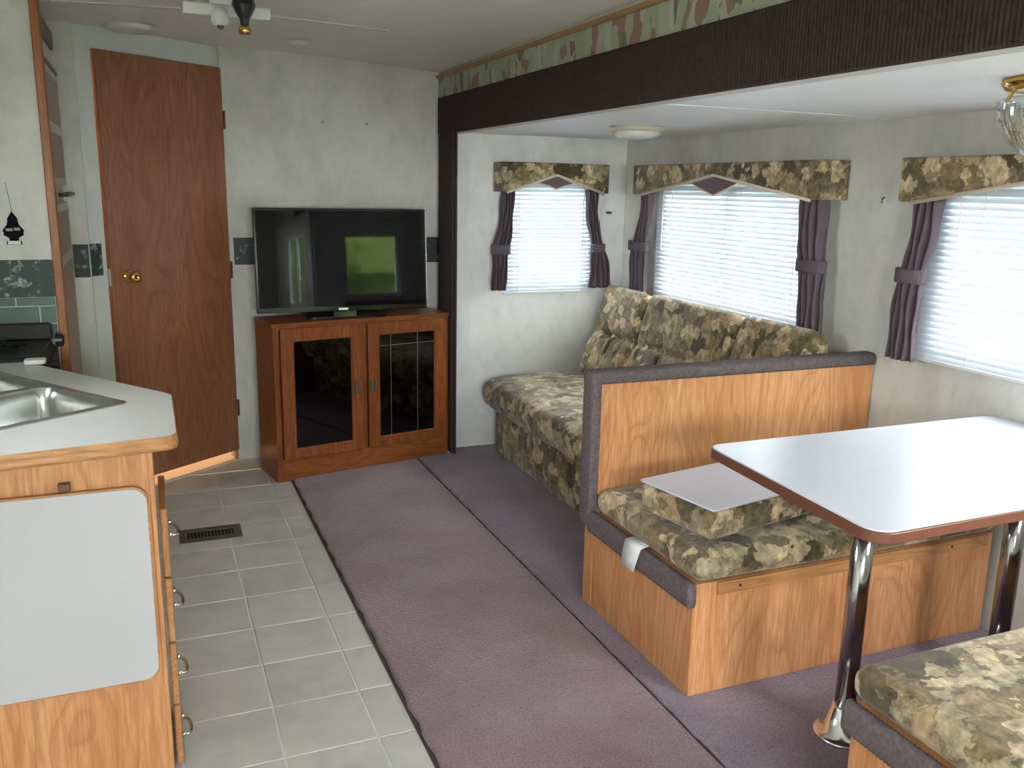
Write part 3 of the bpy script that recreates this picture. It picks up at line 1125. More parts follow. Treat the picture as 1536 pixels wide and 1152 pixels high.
def valance(axis, c, u0, u1, z0, z1, depth, zap, label, flip=False):
    """upholstered cornice with a peaked lower edge, cream piping and a diamond"""
    um = (u0 + u1) / 2
    root = thing('window_valance', label, 'valance', (c, um, z0) if axis == 'x' else (um, c, z0), group='leaf print valances')
    th = .022
    w = u1 - u0
    fr = c - depth
    inset = .055 * w / .65
    low = [(u0, z0), (u0 + inset * .5, z0), (um, zap), (u1 - inset * .5, z0), (u1, z0)]
    poly = low + [(u1, z1), (u0, z1)]
    mb = MB()
    # front board, built in quads so the chevron triangulates cleanly
    def slab(p, a, b_):
        return mb.prism_x(p, a, b_) if axis == 'x' else mb.prism_y(p, a, b_)
    slab(poly, fr, fr + th)
    mb.build('front_board', leaf_val, root, bevel=.008)
    for ua in (u0, u1 - th):
        q = MB()
        if axis == 'x':
            q.box(fr + th * .5, c, ua, ua + th, z0, z1)
        else:
            q.box(ua, ua + th, fr + th * .5, c, z0, z1)
        q.build('side_return', leaf_val, root, bevel=.006)
    q = MB()
    if axis == 'x':
        q.box(fr + th, c, u0 + th, u1 - th, z1 - .015, z1 - .002)
    else:
        q.box(u0 + th, u1 - th, fr + th, c, z1 - .015, z1 - .002)
    q.build('top_board', leaf_val, root)
    def P(u, nn, z):
        return (nn, u, z) if axis == 'x' else (u, nn, z)
    q = MB()
    q.tube([P(u, fr + .004, z - .003) for u, z in low[1:4]], .0075, 8)
    q.build('piping', piping_m, root, smooth=True)
    dwd, dz = .085 * w / .65 ** .5, .095
    dwd = .11 if w < .8 else .19
    zc = zap - .012
    slope = (zap - z0) / (um - u0 - inset * .5)
    d = [(um - dwd, zc - slope * dwd), (um - dwd * .45, zc - slope * dwd - .022), (um, zap - dz * 1.05), (um + dwd * .45, zc - slope * dwd - .022), (um + dwd, zc - slope * dwd), (um, zc)]
    d = [(um - dwd, zc - slope * dwd), (um, zap - .098), (um + dwd, zc - slope * dwd), (um, zc)]
    if axis == 'y':
        d = [(um - dwd, zc - slope * dwd), (um - dwd * .42, zap - .062), (um, zap - .080), (um + dwd * .42, zap - .062), (um + dwd, zc - slope * dwd), (um, zc)]
    q = MB()
    (q.prism_x if axis == 'x' else q.prism_y)(d, fr + .010, fr + .020)
    dm = q.build('diamond_insert', diamond_m, root, bevel=.002)
    q = MB()
    q.tube([P(u, fr + .012, z) for u, z in d[:-1]], .004, 6)
    q.build('diamond_piping', piping_m, dm, smooth=True)
    return root


valance('y', YE - .001, 1.808, 2.460, 1.478, 1.638, .150, 1.577, 'short leaf print valance over the narrow end window')
valance('x', XW - .001, 2.867, 4.368, 1.476, 1.634, .140, 1.580, 'long leaf print valance over the window behind the sofa')
valance('x', XW - .001, 1.07, 2.470, 1.478, 1.632, .140, 1.580, 'leaf print valance above the window at the dinette table')


def curtain(axis, c, top, tie, bot, zt, zti, zb, label, inside, npl=4, amp=.018):
    """tied back curtain; each of top/tie/bot = (outer u, window-side u)"""
    lo, hi = inside          # the heading tucks inside the valance returns
    top = tuple(max(lo, min(hi, q)) for q in top)
    root = thing('tied_curtain', label, 'curtain', (c, (tie[0] + tie[1]) / 2, zb) if axis == 'x' else ((tie[0] + tie[1]) / 2, c, zb), group='mauve tied back curtains')
    rows = []
    NZ, NU = 40, 36

    def lerp(a, b_, t):
        return a + (b_ - a) * t
    for i in range(NZ + 1):
        s = i / NZ
        z = zt + (zb - zt) * s
        if z >= zti:
            t = (zt - z) / (zt - zti)
            e = t ** 2.2
            a, b_ = lerp(top[0], tie[0], e), lerp(top[1], tie[1], e)
        else:
            t = (zti - z) / (zti - zb)
            e = 1 - (1 - t) ** 2.0
            a, b_ = lerp(tie[0], bot[0], e), lerp(tie[1], bot[1], e)
        near = math.exp(-((z - zti) / .05) ** 2)
        am = amp * (1 - .45 * near)
        row = []
        for j in range(NU + 1):
            q = j / NU
            nn = c - .006 + am * math.sin(q * npl * 2 * PI + 1.3 * math.sin(z * 5)) - .012 * math.sin(q * PI)
            u = lerp(a, b_, q) + .004 * math.sin(z * 30 + q * 9)
            row.append((nn, u, z) if axis == 'x' else (u, nn, z))
        rows.append(row)
    o = MB().grid(rows).build('cloth', curtain_m, root, smooth=True)
    sd = o.modifiers.new('thick', 'SOLIDIFY')
    sd.thickness = .003
    # tie band
    ua, ub = min(tie), max(tie)
    mbt = MB()
    ring = []
    for k in range(25):
        a = 2 * PI * k / 24
        ring.append(((ua + ub) / 2 + (ub - ua) * .56 * math.cos(a), (amp * 1.35 + .012) * math.sin(a)))
    rws = []
    for dz, gr in ((.026, .96), (.02, 1.0), (-.02, 1.0), (-.026, .96)):
        rws.append([((c - .010 + n_ * gr, u, zti + dz + .10 * (u - (ua + ub) / 2) * 0) if axis == 'x' else (u, c - .010 + n_ * gr, zti + dz)) for u, n_ in ring])
    b_ = MB().grid(rws).build('tie_band', curtain_m, root, smooth=True)
    s2 = b_.modifiers.new('thick', 'SOLIDIFY')
    s2.thickness = .003
    return root


cxw = XW - .075
k = cxw


def uy(px, py):
    return at_x(px, py, k).y


def ux(px, py):
    return at_y(px, py, YE - .075).x


curtain('y', YE - .066, (ux(741, 290), ux(772, 288)), (ux(738, 365), ux(764, 365)), (ux(737, 437), ux(758, 437)), 1.50, 1.165, .935,
        'mauve curtain tied at the left side of the narrow end window, hanging over bare wall', (1.836, 2.432))
curtain('y', YE - .066, (ux(906, 290), ux(880, 288)), (ux(906, 368), ux(888, 368)), (ux(914, 428), ux(882, 428)), 1.50, 1.165, .935,
        'mauve curtain between the narrow end window and the slide out corner', (1.836, 2.432))
curtain('x', cxw, (uy(953, 295), uy(980, 290)), (uy(948, 370), uy(972, 370)), (uy(948, 440), uy(970, 440)), 1.49, 1.195, .93,
        'mauve curtain on the corner side of the sofa window', (2.896, 4.340))
curtain('x', cxw, (uy(1264, 300), uy(1204, 300)), (uy(1238, 405), uy(1200, 403)), (uy(1232, 505), uy(1200, 495)), 1.49, 1.205, .92,
        'mauve curtain hanging behind the sofa end beside the partition', (2.896, 4.340))
curtain('x', cxw, (uy(1363, 305), uy(1416, 300)), (uy(1350, 410), uy(1388, 410)), (uy(1335, 535), uy(1372, 535)), 1.49, 1.215, .905,
        'mauve curtain on the partition side of the window at the dinette table', (1.10, 2.442))

# ================================================================== SOFA
SX0, SY0, SY1 = 1.70, 2.755, 4.582
so = thing('sofa', 'leaf print sofa with tufted back along the window', 'sofa', (2.1, 3.7, .014))
# seat: rounded slab that rolls over the front
mb = MB()
prof = [(2.40, .30), (2.40, .455), (2.28, .462), (2.05, .468), (1.85, .464), (1.755, .455), (1.715, .432), (1.700, .395), (1.703, .355), (1.722, .312), (1.755, .285), (1.82, .275), (2.1, .275), (2.40, .30)]
rows = []
NY = 80
rnd = random.Random(3)
ph = [rnd.uniform(0, 6.28) for _ in range(6)]
for i in range(NY + 1):
    t = i / NY
    y = SY0 + (SY1 - SY0) * t
    e = min(t, 1 - t) * (SY1 - SY0)
    sh = 0 if e > .05 else (1 - math.sqrt(max(0, 1 - (1 - e / .05) ** 2))) * .05
    row = []
    cxp, czp = 2.05, .37
    for (x, z) in prof:
        d = Vector((x - cxp, 0, z - czp))
        f = 1 - sh / .35
        fz = 1 - sh / .12
        xx, zz = cxp + d.x * f, czp + d.z * max(.45, fz)
        wv = .004 * math.sin(y * 19 + ph[0]) * math.sin(x * 13 + ph[1]) + .003 * math.sin(y * 43 + x * 22 + ph[2])
        if z > .4:
            zz += wv
        elif x < 1.76:
            xx += wv * 1.6
        row.append((xx, y, zz))
    rows.append(row)
mb.grid(rows)
mb.add([p for p in rows[0]], [tuple(range(len(prof)))])
mb.add([p for p in rows[-1]], [tuple(range(len(prof)))])
mb.build('seat', leaf, so, smooth=True)
# skirt
rows = []
for i in range(161):
    t = i / 160
    y = SY0 + .03 + (SY1 - SY0 - .05) * t
    ww = .006 * math.sin(y * 34 + 2 * math.sin(y * 5)) + .004 * math.sin(y * 71)
    rows.append([(2.3, y, .29), (1.80, y, .30), (1.795 + ww * .3, y, .2), (1.795 + ww * .8, y, .09), (1.80 + ww, y, .016), (2.3, y, .016)])
mb = MB().grid(rows)
mb.add(rows[0], [tuple(range(6))])
mb.add(rows[-1], [tuple(range(6))])
mb.build('skirt', leaf, so, smooth=True)
# back sections
bk = [(2.335, .415), (2.325, .46), (2.345, .52), (2.372, .60), (2.400, .675), (2.405, .695), (2.428, .75), (2.458, .83), (2.478, .885), (2.494, .925), (2.512, .943), (2.530, .938), (2.541, .915), (2.546, .86), (2.548, .60), (2.548, .415)]


def resample(p, n):
    L = [0]
    for i in range(1, len(p)):
        L.append(L[-1] + math.dist(p[i], p[i - 1]))
    out = []
    for k_ in range(n + 1):
        s = L[-1] * k_ / n
        i = max(j for j in range(len(L)) if L[j] <= s + 1e-9)
        i = min(i, len(p) - 2)
        t = (s - L[i]) / max(1e-9, L[i + 1] - L[i])
        out.append((p[i][0] + (p[i + 1][0] - p[i][0]) * t, p[i][1] + (p[i + 1][1] - p[i][1]) * t))
    return out


pr = resample(bk, 74)


def back_section(y0, y1, seed):
    rnd = random.Random(seed)
    NT = 56
    w = y1 - y0
    wr = [(rnd.uniform(.08, .92), rnd.uniform(.006, .011), rnd.uniform(.009, .019), rnd.uniform(-.35, .35), rnd.choice((0, 1))) for _ in range(int(w / .05))]
    rows = []
    n = len(pr)
    for j in range(NT + 1):
        t = j / NT
        y = y0 + w * t
        e = min(t, 1 - t) * w
        edge = min(1, e / .06)
        edge = math.sqrt(max(0, 1 - (1 - edge) ** 2))
        row = []
        for i, (x, z) in enumerate(pr):
            a = Vector((pr[min(n - 1, i + 1)][0] - pr[max(0, i - 1)][0], pr[min(n - 1, i + 1)][1] - pr[max(0, i - 1)][1])).normalized()
            nx, nz = -a.y, a.x
            front = x < 2.515
            d = 0
            if front:
                if z < .695:
                    q = (z - .415) / .28
                    d += .030 * math.sin(PI * min(1, max(0, q))) ** .6
                else:
                    q = (z - .695) / .27
                    d += .034 * math.sin(PI * min(1, q) * .62) ** .6 if q > 0 else 0
                d *= (.25 + .75 * edge)
                seam = math.exp(-((z - .695) / .012) ** 2)
                d -= .020 * seam * (1 if .06 < t < .94 else .4)
                for (tc, sg, am, sl, which) in wr:
                    zc = .645 if which == 0 else .80
                    g_ = math.exp(-((t - tc - sl * (z - zc) * .5) * w / sg) ** 2) * math.exp(-((z - zc) / .06) ** 2)
                    d -= am * g_
            sh = (1 - edge) * .030
            d -= sh
            row.append((x + nx * d, y, z + nz * d))
        rows.append(row)
    mb = MB().grid(rows)
    mb.add(rows[0], [tuple(range(n))])
    mb.add(rows[-1], [tuple(range(n))])
    return mb


for i, (a, b_) in enumerate(((4.085, 4.576), (3.28, 4.085), (2.76, 3.28))):
    back_section(a, b_, 11 + i).build('back_cushion', leaf, so, smooth=True)

# ================================================================== PARTITION + DINETTE
pt = thing('dinette_partition', 'oak partition with ribbed grey padded edge between sofa and dinette', 'partition', (2.04, 2.66, .014))
MB().box(1.415, 2.645, 2.632, 2.690, .014, .848).build('panel', oak, pt)


def ribbed_roll(path, across, n_per_m, r):
    pass


# padded edge: top rail and post, ribs modelled along the length
def rib_bar_x(x0, x1, yc, zc, hy, hz, period):
    mb = MB()
    rows = []
    n = int((x1 - x0) / period) * 2
    sec = [(math.copysign(abs(math.cos(a)) ** .6, math.cos(a)), math.copysign(abs(math.sin(a)) ** .6, math.sin(a))) for a in [2 * PI * k / 16 for k in range(16)]]
    for i in range(n + 1):
        x = x0 + (x1 - x0) * i / n
        s = 1.0 if i % 2 else .93
        if i in (0, n):
            s = .7
        rows.append([(x, yc + c * hy * s, zc + d * hz * s) for c, d in sec])
    mb.grid(rows, closed=True)
    mb.add(rows[0], [tuple(range(16))])
    mb.add(rows[-1], [tuple(range(16))])
    return mb


rib_bar_x(1.388, 2.648, 2.661, .864, .042, .026, .011).build('padded_top', pad_m, pt, smooth=True)
mb = MB()
rows = []
z0, z1 = .325, .862
n = int((z1 - z0) / .011) * 2
sec = [(math.copysign(abs(math.cos(a)) ** .45, math.cos(a)), math.copysign(abs(math.sin(a)) ** .45, math.sin(a))) for a in [2 * PI * k / 20 for k in range(20)]]
for i in range(n + 1):
    s = 1.0 if i % 2 else .95
    if i == 0:
        s = .7
    rows.append([(1.409 + c * .021 * s, 2.661 + d * .042 * s, z0 + (z1 - z0) * i / n) for c, d in sec])
mb.grid(rows, closed=True)
mb.add(rows[0], [tuple(range(20))])
mb.build('padded_end', pad_m, pt, smooth=True)


def bench(label, y0, y1, front_y, cush_label, seed, back):
    b_ = thing('dinette_bench', label, 'bench', (2.02, (y0 + y1) / 2, .014), group='dinette benches')
    MB().box(1.42, 2.63, y0, y1, .014, .376).build('box', oak, b_, bevel=.002)
    s = -1 if front_y == y0 else 1
    ya, yb = sorted((front_y, front_y + s * .010))
    ra = MB().box(1.498, 2.60, ya, yb, .337, .376).build('front_rail', oak_x, b_, bevel=.002)
    for xh in (1.575, 2.43):
        yh = front_y + s * .0101
        MB().tube([(xh, yh, .357), (xh, yh + s * .0012, .357)], .0045, 10).build('screw_hole', black, ra)
    # ribbed grey edging along the aisle side
    mb = MB()
    rows = []
    ye0, ye1 = y0 - .012, y1 + .005
    n = int((ye1 - ye0) / .011) * 2
    sec = [(math.copysign(abs(math.cos(a)) ** .5, math.cos(a)), math.copysign(abs(math.sin(a)) ** .5, math.sin(a))) for a in [2 * PI * k / 16 for k in range(16)]]
    for i in range(n + 1):
        y = ye0 + (ye1 - ye0) * i / n
        sc_ = 1.0 if i % 2 else .94
        rows.append([(1.405 + c * .016 * sc_, y, .348 + d * .040 * sc_) for c, d in sec])
    mb.grid(rows, closed=True)
    mb.add(rows[0], [tuple(range(16))])
    mb.add(rows[-1], [tuple(range(16))])
    mb.build('padded_edging', pad_m, b_, smooth=True)
    c = cushion_mb(1.425, 2.625, min(y0, y1) - (.006 if s < 0 else 0), max(y0, y1) - .006 + (.02 if s > 0 else 0), .377, .468, .030, .012, (30, 16, 4), .004, seed).build('bench_cushion', leaf_big, None, smooth=True)
    tag(c, cush_label, 'cushion', 'dinette bench cushions')
    return b_


bench('oak dinette bench with front rail below the partition', 2.0, 2.628, 2.0, 'leaf print seat cushion lying on the bench below the partition', 5, True)
bench('oak dinette bench on the camera side of the table', .70, 1.36, 1.36, 'leaf print seat cushion on the bench beside the chrome table foot', 6, True)

# folded back cushion with white backing, laid on the first bench
fc = thing('folded_cushion', 'leaf print cushion with white backing board laid on top of another cushion', 'cushion', (1.489, 2.029, .486), R(10.7))
cushion_mb(0, .62, 0, .325, 0, .094, .026, .002, (22, 14, 4), .002, 9).build('cushion_body', leaf_big, fc, smooth=True)
MB().prism(rrect(-.003, .622, -.003, .327, .014), .098, .104).build('white_backing', white_lam, fc, bevel=.002)

# white paper tag folded over the edging
mb = MB()
tg = [(1.432, .388), (1.424, .393), (1.405, .3925), (1.389, .388), (1.3855, .37), (1.384, .34), (1.383, .300)]
ya = [(2.355, 2.268), (2.353, 2.264), (2.353, 2.260), (2.354, 2.258), (2.357, 2.262), (2.363, 2.272), (2.372, 2.288)]
rows = [[(x, b_ + (a - b_) * t, z) for t in (0, .5, 1)] for (x, z), (a, b_) in zip(tg, ya)]
o = MB().grid(rows).build('paper_tag', paper_tag, None, smooth=True)
s_ = o.modifiers.new('thick', 'SOLIDIFY')
s_.thickness = .0012
tag(o, 'white card tag folded over the padded bench edging', 'tag')

# table
tb = thing('dinette_table', 'white laminate dinette table with brown edge and chrome legs', 'table', (2.05, 1.72, .014))
TZ = .775
A = at_z(1320, 800, TZ)
B = at_z(1062, 668, TZ)
quad = [(A.x - .012, A.y - .004), (2.635, A.y + .012), (2.635, B.y + .0), (B.x - .004, B.y + .006)]
MB().prism(rpoly(quad, [.055, .03, .055, .045]), TZ - .032, TZ - .004).build('edge_band', brown_edge, tb, bevel=.003)
qi = [(quad[0][0] + .004, quad[0][1] + .004), (quad[1][0] - .004, quad[1][1] + .004), (quad[2][0] - .004, quad[2][1] - .004), (quad[3][0] + .004, quad[3][1] - .004)]
MB().prism(rpoly(qi, [.053, .03, .053, .043]), TZ - .0045, TZ).build('table_top', white_lam, tb, bevel=.001)
for (lx, ly) in ((1.728, 1.688), (2.325, 1.70)):
    lg = MB().lathe([(.0285, .10), (.0285, TZ - .034)], (lx, ly, 0), 28).build('leg', chrome, tb, smooth=True)
    MB().lathe([(0, .016), (.078, .016), (.080, .020), (.076, .024), (.052, .026), (.036, .098), (.031, .108), (0, .108)], (lx, ly, 0), 32).build('floor_socket', chrome_b, lg, smooth=True)
    MB().lathe([(0, TZ - .033), (.07, TZ - .033), (.07, TZ - .045), (.034, TZ - .075), (0, TZ - .075)], (lx, ly, 0), 28).build('top_socket', chrome, lg, smooth=True)

# ================================================================== TELEVISION CABINET
P0 = Vector((.552, 4.424))
ca = math.atan2(.193, .975)
tc_ = thing('tv_cabinet', 'red brown oak cabinet with two glass doors below the television', 'cabinet', (P0.x, P0.y, 0), ca)
CWd, CD, CH = .992, .275, .822
MB().box(0, .018, .018, CD, .0, CH - .02).build('side_panel', cab_wood, tc_, bevel=.001)
MB().box(CWd - .018, CWd, .018, CD, .0, CH - .02).build('side_panel', cab_wood, tc_, bevel=.001)
MB().box(-.006, CWd + .004, -.004, CD, CH - .02, CH).build('top_board', cab_wood_x, tc_, bevel=.003)
MB().box(.018, CWd - .018, CD - .01, CD - .002, .1, CH - .02).build('back_panel', black, tc_)
MB().box(.018, CWd - .018, .02, CD - .01, .105, .12).build('bottom_shelf', cab_wood_x, tc_)
MB().box(.018, CWd - .018, .05, CD - .01, .44, .455).build('middle_shelf', black, tc_)
for ua, ub, za, zb_ in ((0, .030, .0, CH - .02), (CWd - .022, CWd, .0, CH - .02), (.468, .500, .12, CH - .032)):
    MB().box(ua, ub, 0, .018, za, zb_).build('stile', cab_wood, tc_, bevel=.001)
MB().box(.030, CWd - .022, 0, .018, .0, .12).build('plinth', cab_wood_x, tc_, bevel=.001)
MB().box(.030, CWd - .022, 0, .018, CH - .032, CH - .02).build('top_rail', cab_wood_x, tc_, bevel=.001)


def cab_door(u0, u1, gu0, gu1, label):
    z0, z1, gz0, gz1 = .122, .795, .170, .735
    d = MB()
    ring = [((u0, z0), (gu0, gz0)), ((u1, z0), (gu1, gz0)), ((u1, z1), (gu1, gz1)), ((u0, z1), (gu0, gz1))]
    for yy in (-.020, -.002):
        for i in range(4):
            (o0, i0), (o1, i1) = ring[i], ring[(i + 1) % 4]
            d.add([(o0[0], yy, o0[1]), (o1[0], yy, o1[1]), (i1[0], yy, i1[1]), (i0[0], yy, i0[1])], [(0, 1, 2, 3)])
    for i in range(4):
        for q in (0, 1):
            a_, b_ = ring[i][q], ring[(i + 1) % 4][q]
            d.add([(a_[0], -.020, a_[1]), (b_[0], -.020, b_[1]), (b_[0], -.002, b_[1]), (a_[0], -.002, a_[1])], [(0, 1, 2, 3)])
    do = d.build('door', cab_wood, tc_, bevel=.002)
    MB().box(gu0 - .002, gu1 + .002, -.010, -.007, gz0, gz1).build('pane', cab_glass, do)
    b_ = MB()
    b_.box(gu0, gu0 + .006, -.015, -.010, gz0, gz1)
    b_.box(gu1 - .006, gu1, -.015, -.010, gz0, gz1)
    b_.box(gu0, gu1, -.015, -.010, gz0, gz0 + .006)
    b_.box(gu0, gu1, -.015, -.010, gz1 - .006, gz1)
    b_.build('glazing_bead', cab_wood, do)
    return do


d1 = cab_door(.032, .466, .094, .412, '')
d2 = cab_door(.502, .972, .562, .902, '')
for do, hu in ((d1, .440), (d2, .530)):
    h = MB()
    h.box(hu - .020, hu - .004, -.030, -.020, .425, .492)
    h.box(hu + .004, hu + .012, -.026, -.020, .425, .492)
    h.build('pull', vent_m, do, bevel=.002)
for do, us, zs_ in ((d2, (.635, .795), (.66,)),):
    MB().box(.563, .901, -.0113, -.010, .6692, .6708).build('came_line', silver, do)
    for u in us:
        MB().box(u - .0008, u + .0008, -.0115, -.010, .172, .733).build('came_line', silver if do is d2 else vent_m, do)

# television
tv = thing('television', 'black flat screen television standing on the oak cabinet', 'television', (.957, 4.625, CH), R(0.5))
TW, TH = .906, .532
zb = .026
MB().box(-TW / 2, TW / 2, 0, .035, zb, zb + TH).build('housing', gloss_black, tv, bevel=.004)
MB().box(-TW / 2 + .012, TW / 2 - .012, -.0025, .001, zb + .026, zb + TH - .012).build('screen', screen_m, tv)
MB().box(-.30, .30, .035, .062, zb + .05, zb + .36).build('rear_bulge', black, tv, bevel=.012)
MB().box(TW / 2 - .004, TW / 2 + .001, -.001, .012, zb + .01, zb + TH - .004).build('side_trim', silver, tv)
MB().box(-.035, .015, -.0035, .0, zb + .006, zb + .017).build('logo_badge', silver, tv)
MB().box(-.06, .06, .008, .03, .008, zb + .01).build('neck', gloss_black, tv)
MB().prism(rrect(-.21, .21, -.085, .10, .03), 0, .010).build('stand_base', gloss_black, tv, bevel=.003)

for o in tv.children:
    if o.name.split('.')[0] in ('housing', 'screen', 'rear_bulge', 'side_trim', 'logo_badge'):
        o.rotation_euler = (-R(3.6), 0, 0)

# ================================================================== KITCHEN
KZ = .915
wa = at_z(262, 652, KZ)
wb = at_z(255, 592, KZ)
wc = at_z(38, 543, KZ)
cnt = thing('kitchen_counter', 'pale laminate counter with oak edge holding the steel sink', 'counter', (-.4, 2.7, KZ))
poly = [(wa.x + .004, wa.y), (wb.x + .003, wb.y + .002), (.022, wb.y + .034), (wc.x, wc.y), (XL + .004, wc.y), (XL + .004, 2.045), (-.33, 2.105)]
outer = rpoly(poly, [.035, .012, .012, .0, 0, 0, 0])
s1 = at_z(190, 605, KZ)
su = Vector((-.82, -.573)).normalized()
sv = Vector((-su.y, su.x))
if sv.x > 0:
    sv = -sv
SU, SV = .385, .72


def sp(a, b_):
    p = Vector((s1.x, s1.y)) + su * a + sv * b_
    return (p.x, p.y)


def srect(a0, a1, b0, b1, r):
    return [sp(*q) for q in rrect(a0, a1, b0, b1, r)]


hole = srect(0, SU, 0, SV, .02)
mb = MB()
holed(mb, outer, [hole], KZ - .004, KZ)
mb.build('laminate_top', counter_m, cnt)


def grow(pl, d):
    n = len(pl)
    cxm, cym = sum(p[0] for p in pl) / n, sum(p[1] for p in pl) / n
    ar = sum(pl[i][0] * pl[(i + 1) % n][1] - pl[(i + 1) % n][0] * pl[i][1] for i in range(n))
    sg = 1 if ar > 0 else -1
    out = []
    for i in range(n):
        a, p, b_ = Vector(pl[i - 1]), Vector(pl[i]), Vector(pl[(i + 1) % n])
        e1, e2 = (p - a), (b_ - p)
        if e1.length < 1e-9:
            e1 = e2
        if e2.length < 1e-9:
            e2 = e1
        nn = (Vector((e1.y, -e1.x)).normalized() + Vector((e2.y, -e2.x)).normalized())
        nn = nn.normalized() * sg if nn.length > 1e-6 else Vector((0, 0))
        out.append((p.x + nn.x * d, p.y + nn.y * d))
    return out


rows = []
for d, z in ((-.03, KZ - .038), (.001, KZ - .036), (.004, KZ - .030), (.004, KZ - .022), (.001, KZ - .019), (.003, KZ - .014), (.003, KZ - .006), (.0005, KZ - .001)):
    q = grow(outer, d)
    rows.append([(p[0], p[1], z) for p in q])
mb = MB().grid(rows, closed=True)
mb.build('oak_edge', oak_x, cnt, smooth=True)

# base cabinet
FY = wa.y + .028
kc = thing('kitchen_base_cabinet', 'oak kitchen base cabinet under the sink counter', 'cabinet', (-.4, 2.7, 0))
MB().box(XL + .004, -.0185, FY, FY + .018, 0, KZ - .040).build('front_panel', oak, kc, bevel=.001)
MB().prism([(-.019, FY + .018), (-.019, 2.55), (-.40, wc.y - .04), (-.42, wc.y - .04), (-.04, 2.545), (-.04, FY + .018)], 0, KZ - .040).build('aisle_panel', oak, kc)
MB().box(-.030, -.017, FY - .002, FY + .03, 0, KZ - .040).build('corner_stile', oak, kc, bevel=.003)
MB().box(XL + .004, -.06, FY + .03, FY + .05, 0, .08).build('kick_rail', oak_x, kc)
DZ = [(.537, .716, .622), (.360, .532, .428), (.184, .355, .233), (.008, .179, .052)]
for (z0, z1, hz) in DZ:
    d = MB().box(-.0105, .0065, FY + .018, FY + .30, z0, z1).build('drawer', oak_y, kc, bevel=.0045)
    yc = FY + .13
    pth = []
    for kk in range(13):
        a = PI * kk / 12
        pth.append((.010 + .021 * math.sin(a) ** .6, yc - .042 * math.cos(a), hz - .010 * math.sin(a)))
    h = MB()
    h.tube([(.006, yc - .042, hz)] + pth + [(.006, yc + .042, hz)], .0042, 8)
    hh = h.build('handle', nickel, d, smooth=True)
    for yy in (yc - .045, yc + .045):
        MB().lathe([(.0, -.006), (.005, -.005), (.007, 0), (.005, .005), (0, .006)], (.010, yy, hz + .002), 12).build('handle_post', nickel, hh, smooth=True)
# brown latch above the board
lt = at_y(97, 729, FY)
MB().box(lt.x - .013, lt.x + .013, FY - .02, FY, lt.z - .008, lt.z + .010).build('latch', brown_edge, kc, bevel=.002)

# hanging white leaf board
bd = thing('drop_leaf_board', 'white drop leaf board with rounded corners hanging on the oak cabinet front', 'board', (-.4, FY, .3))
br = at_y(240, 1012, FY - .02)
bt = at_y(222, 729, FY - .02)
x1 = (br.x + bt.x) / 2 + .001
pts = rrect(XL + .06, x1, br.z - .012, bt.z, .038, 8)
MB().prism_y(pts, FY - .017, FY - .003).build('wood_back', oak_x, bd)
pts2 = rrect(XL + .064, x1 - .004, br.z - .008, bt.z - .004, .036, 8)
MB().prism_y(pts2, FY - .020, FY - .0165).build('white_face', board_m, bd, bevel=.001)

# sink
sk = thing('kitchen_sink', 'stainless steel double bowl sink set diagonally in the counter', 'sink', (s1.x, s1.y, KZ))
rim = srect(-.006, SU + .006, -.006, SV + .006, .026)
bo = [(.018, SU - .018, .018, .345), (.018, SU - .018, .375, SV - .018)]
mb = MB()
holed(mb, rim, [srect(*q, .035) for q in bo], KZ + .0002, KZ + .0032)
mb.build('rim', steel, sk)
for q in bo:
    rows = []
    for d, z in ((0, .003), (.004, -.004), (.010, -.03), (.016, -.12), (.03, -.15), (.07, -.158), (.13, -.160)):
        rr = max(.012, .035 - d * .1)
        rows.append([(p[0], p[1], KZ + z) for p in srect(q[0] + d, q[1] - d, q[2] + d, q[3] - d, rr)])
    mb = MB().grid(rows, closed=True)
    mb.add(rows[-1], [tuple(range(len(rows[-1])))])
    bw_ = mb.build('bowl', steel, sk, smooth=True)
    cc = sp((q[0] + q[1]) / 2, (q[2] + q[3]) / 2)
    MB().lathe([(0, .003), (.03, .003), (.04, .0), (.04, -.003)], (cc[0], cc[1], KZ - .160), 20).build('drain', chrome_b, bw_, smooth=True)

# small white dish at the counter end
ds = at_z(54, 545, KZ)
tag(MB().prism(rrect(ds.x - .033, ds.x + .03, ds.y - .03, ds.y + .02, .01), KZ + .0006, KZ + .016).build('soap_dish', white_pl, None, bevel=.004), 'small white dish on the counter beside the stove', 'dish')

# stove
st = thing('stove', 'black gas stove between the counter and the wallpapered wall', 'stove', (-.57, 3.45, 0))
sy0, sy1 = wc.y + .012, 3.636
MB().box(XL + .02, -.325, sy0, sy1, .0, .895).build('body', stove_m, st, bevel=.006)
MB().prism_y([(XL + .02, .895), (-.330, .895), (-.345, .925), (XL + .02, .925)], sy0 + .01, sy1 - .03).build('cooktop', stove_m, st, bevel=.005)
MB().prism_y(rrect(XL + .02, -.338, .925, .984, .012), sy1 - .030, sy1 - .004).build('raised_lid', stove_m, st, bevel=.003)
for bx_ in (-.48, -.70):
    gr = MB()
    for k_ in range(4):
        a = PI * k_ / 4
        dx, dy = .075 * math.cos(a), .075 * math.sin(a)
        gr.tube([(bx_ - dx, 3.42 - dy, .940), (bx_ + dx, 3.42 + dy, .940)], .005, 6)
    gr.build('burner_grate', stove_m, st)
for zz, yy, xx in ((.925, sy1 - .06, -.322), (.86, sy0 + .09, -.322)):
    MB().tube([(xx - .004, yy, zz), (xx + .018, yy, zz), (xx + .024, yy, zz)], [.026, .024, .012], 18).build('control_knob', black, st)
bd_ = at_y(22, 526, sy1 - .03)
MB().prism_y(rrect(bd_.x - .022, bd_.x + .020, bd_.z - .010, bd_.z + .008, .007), sy1 - .033, sy1 - .030).build('white_patch', white_pl, st)  # small rounded white patch on the raised lid

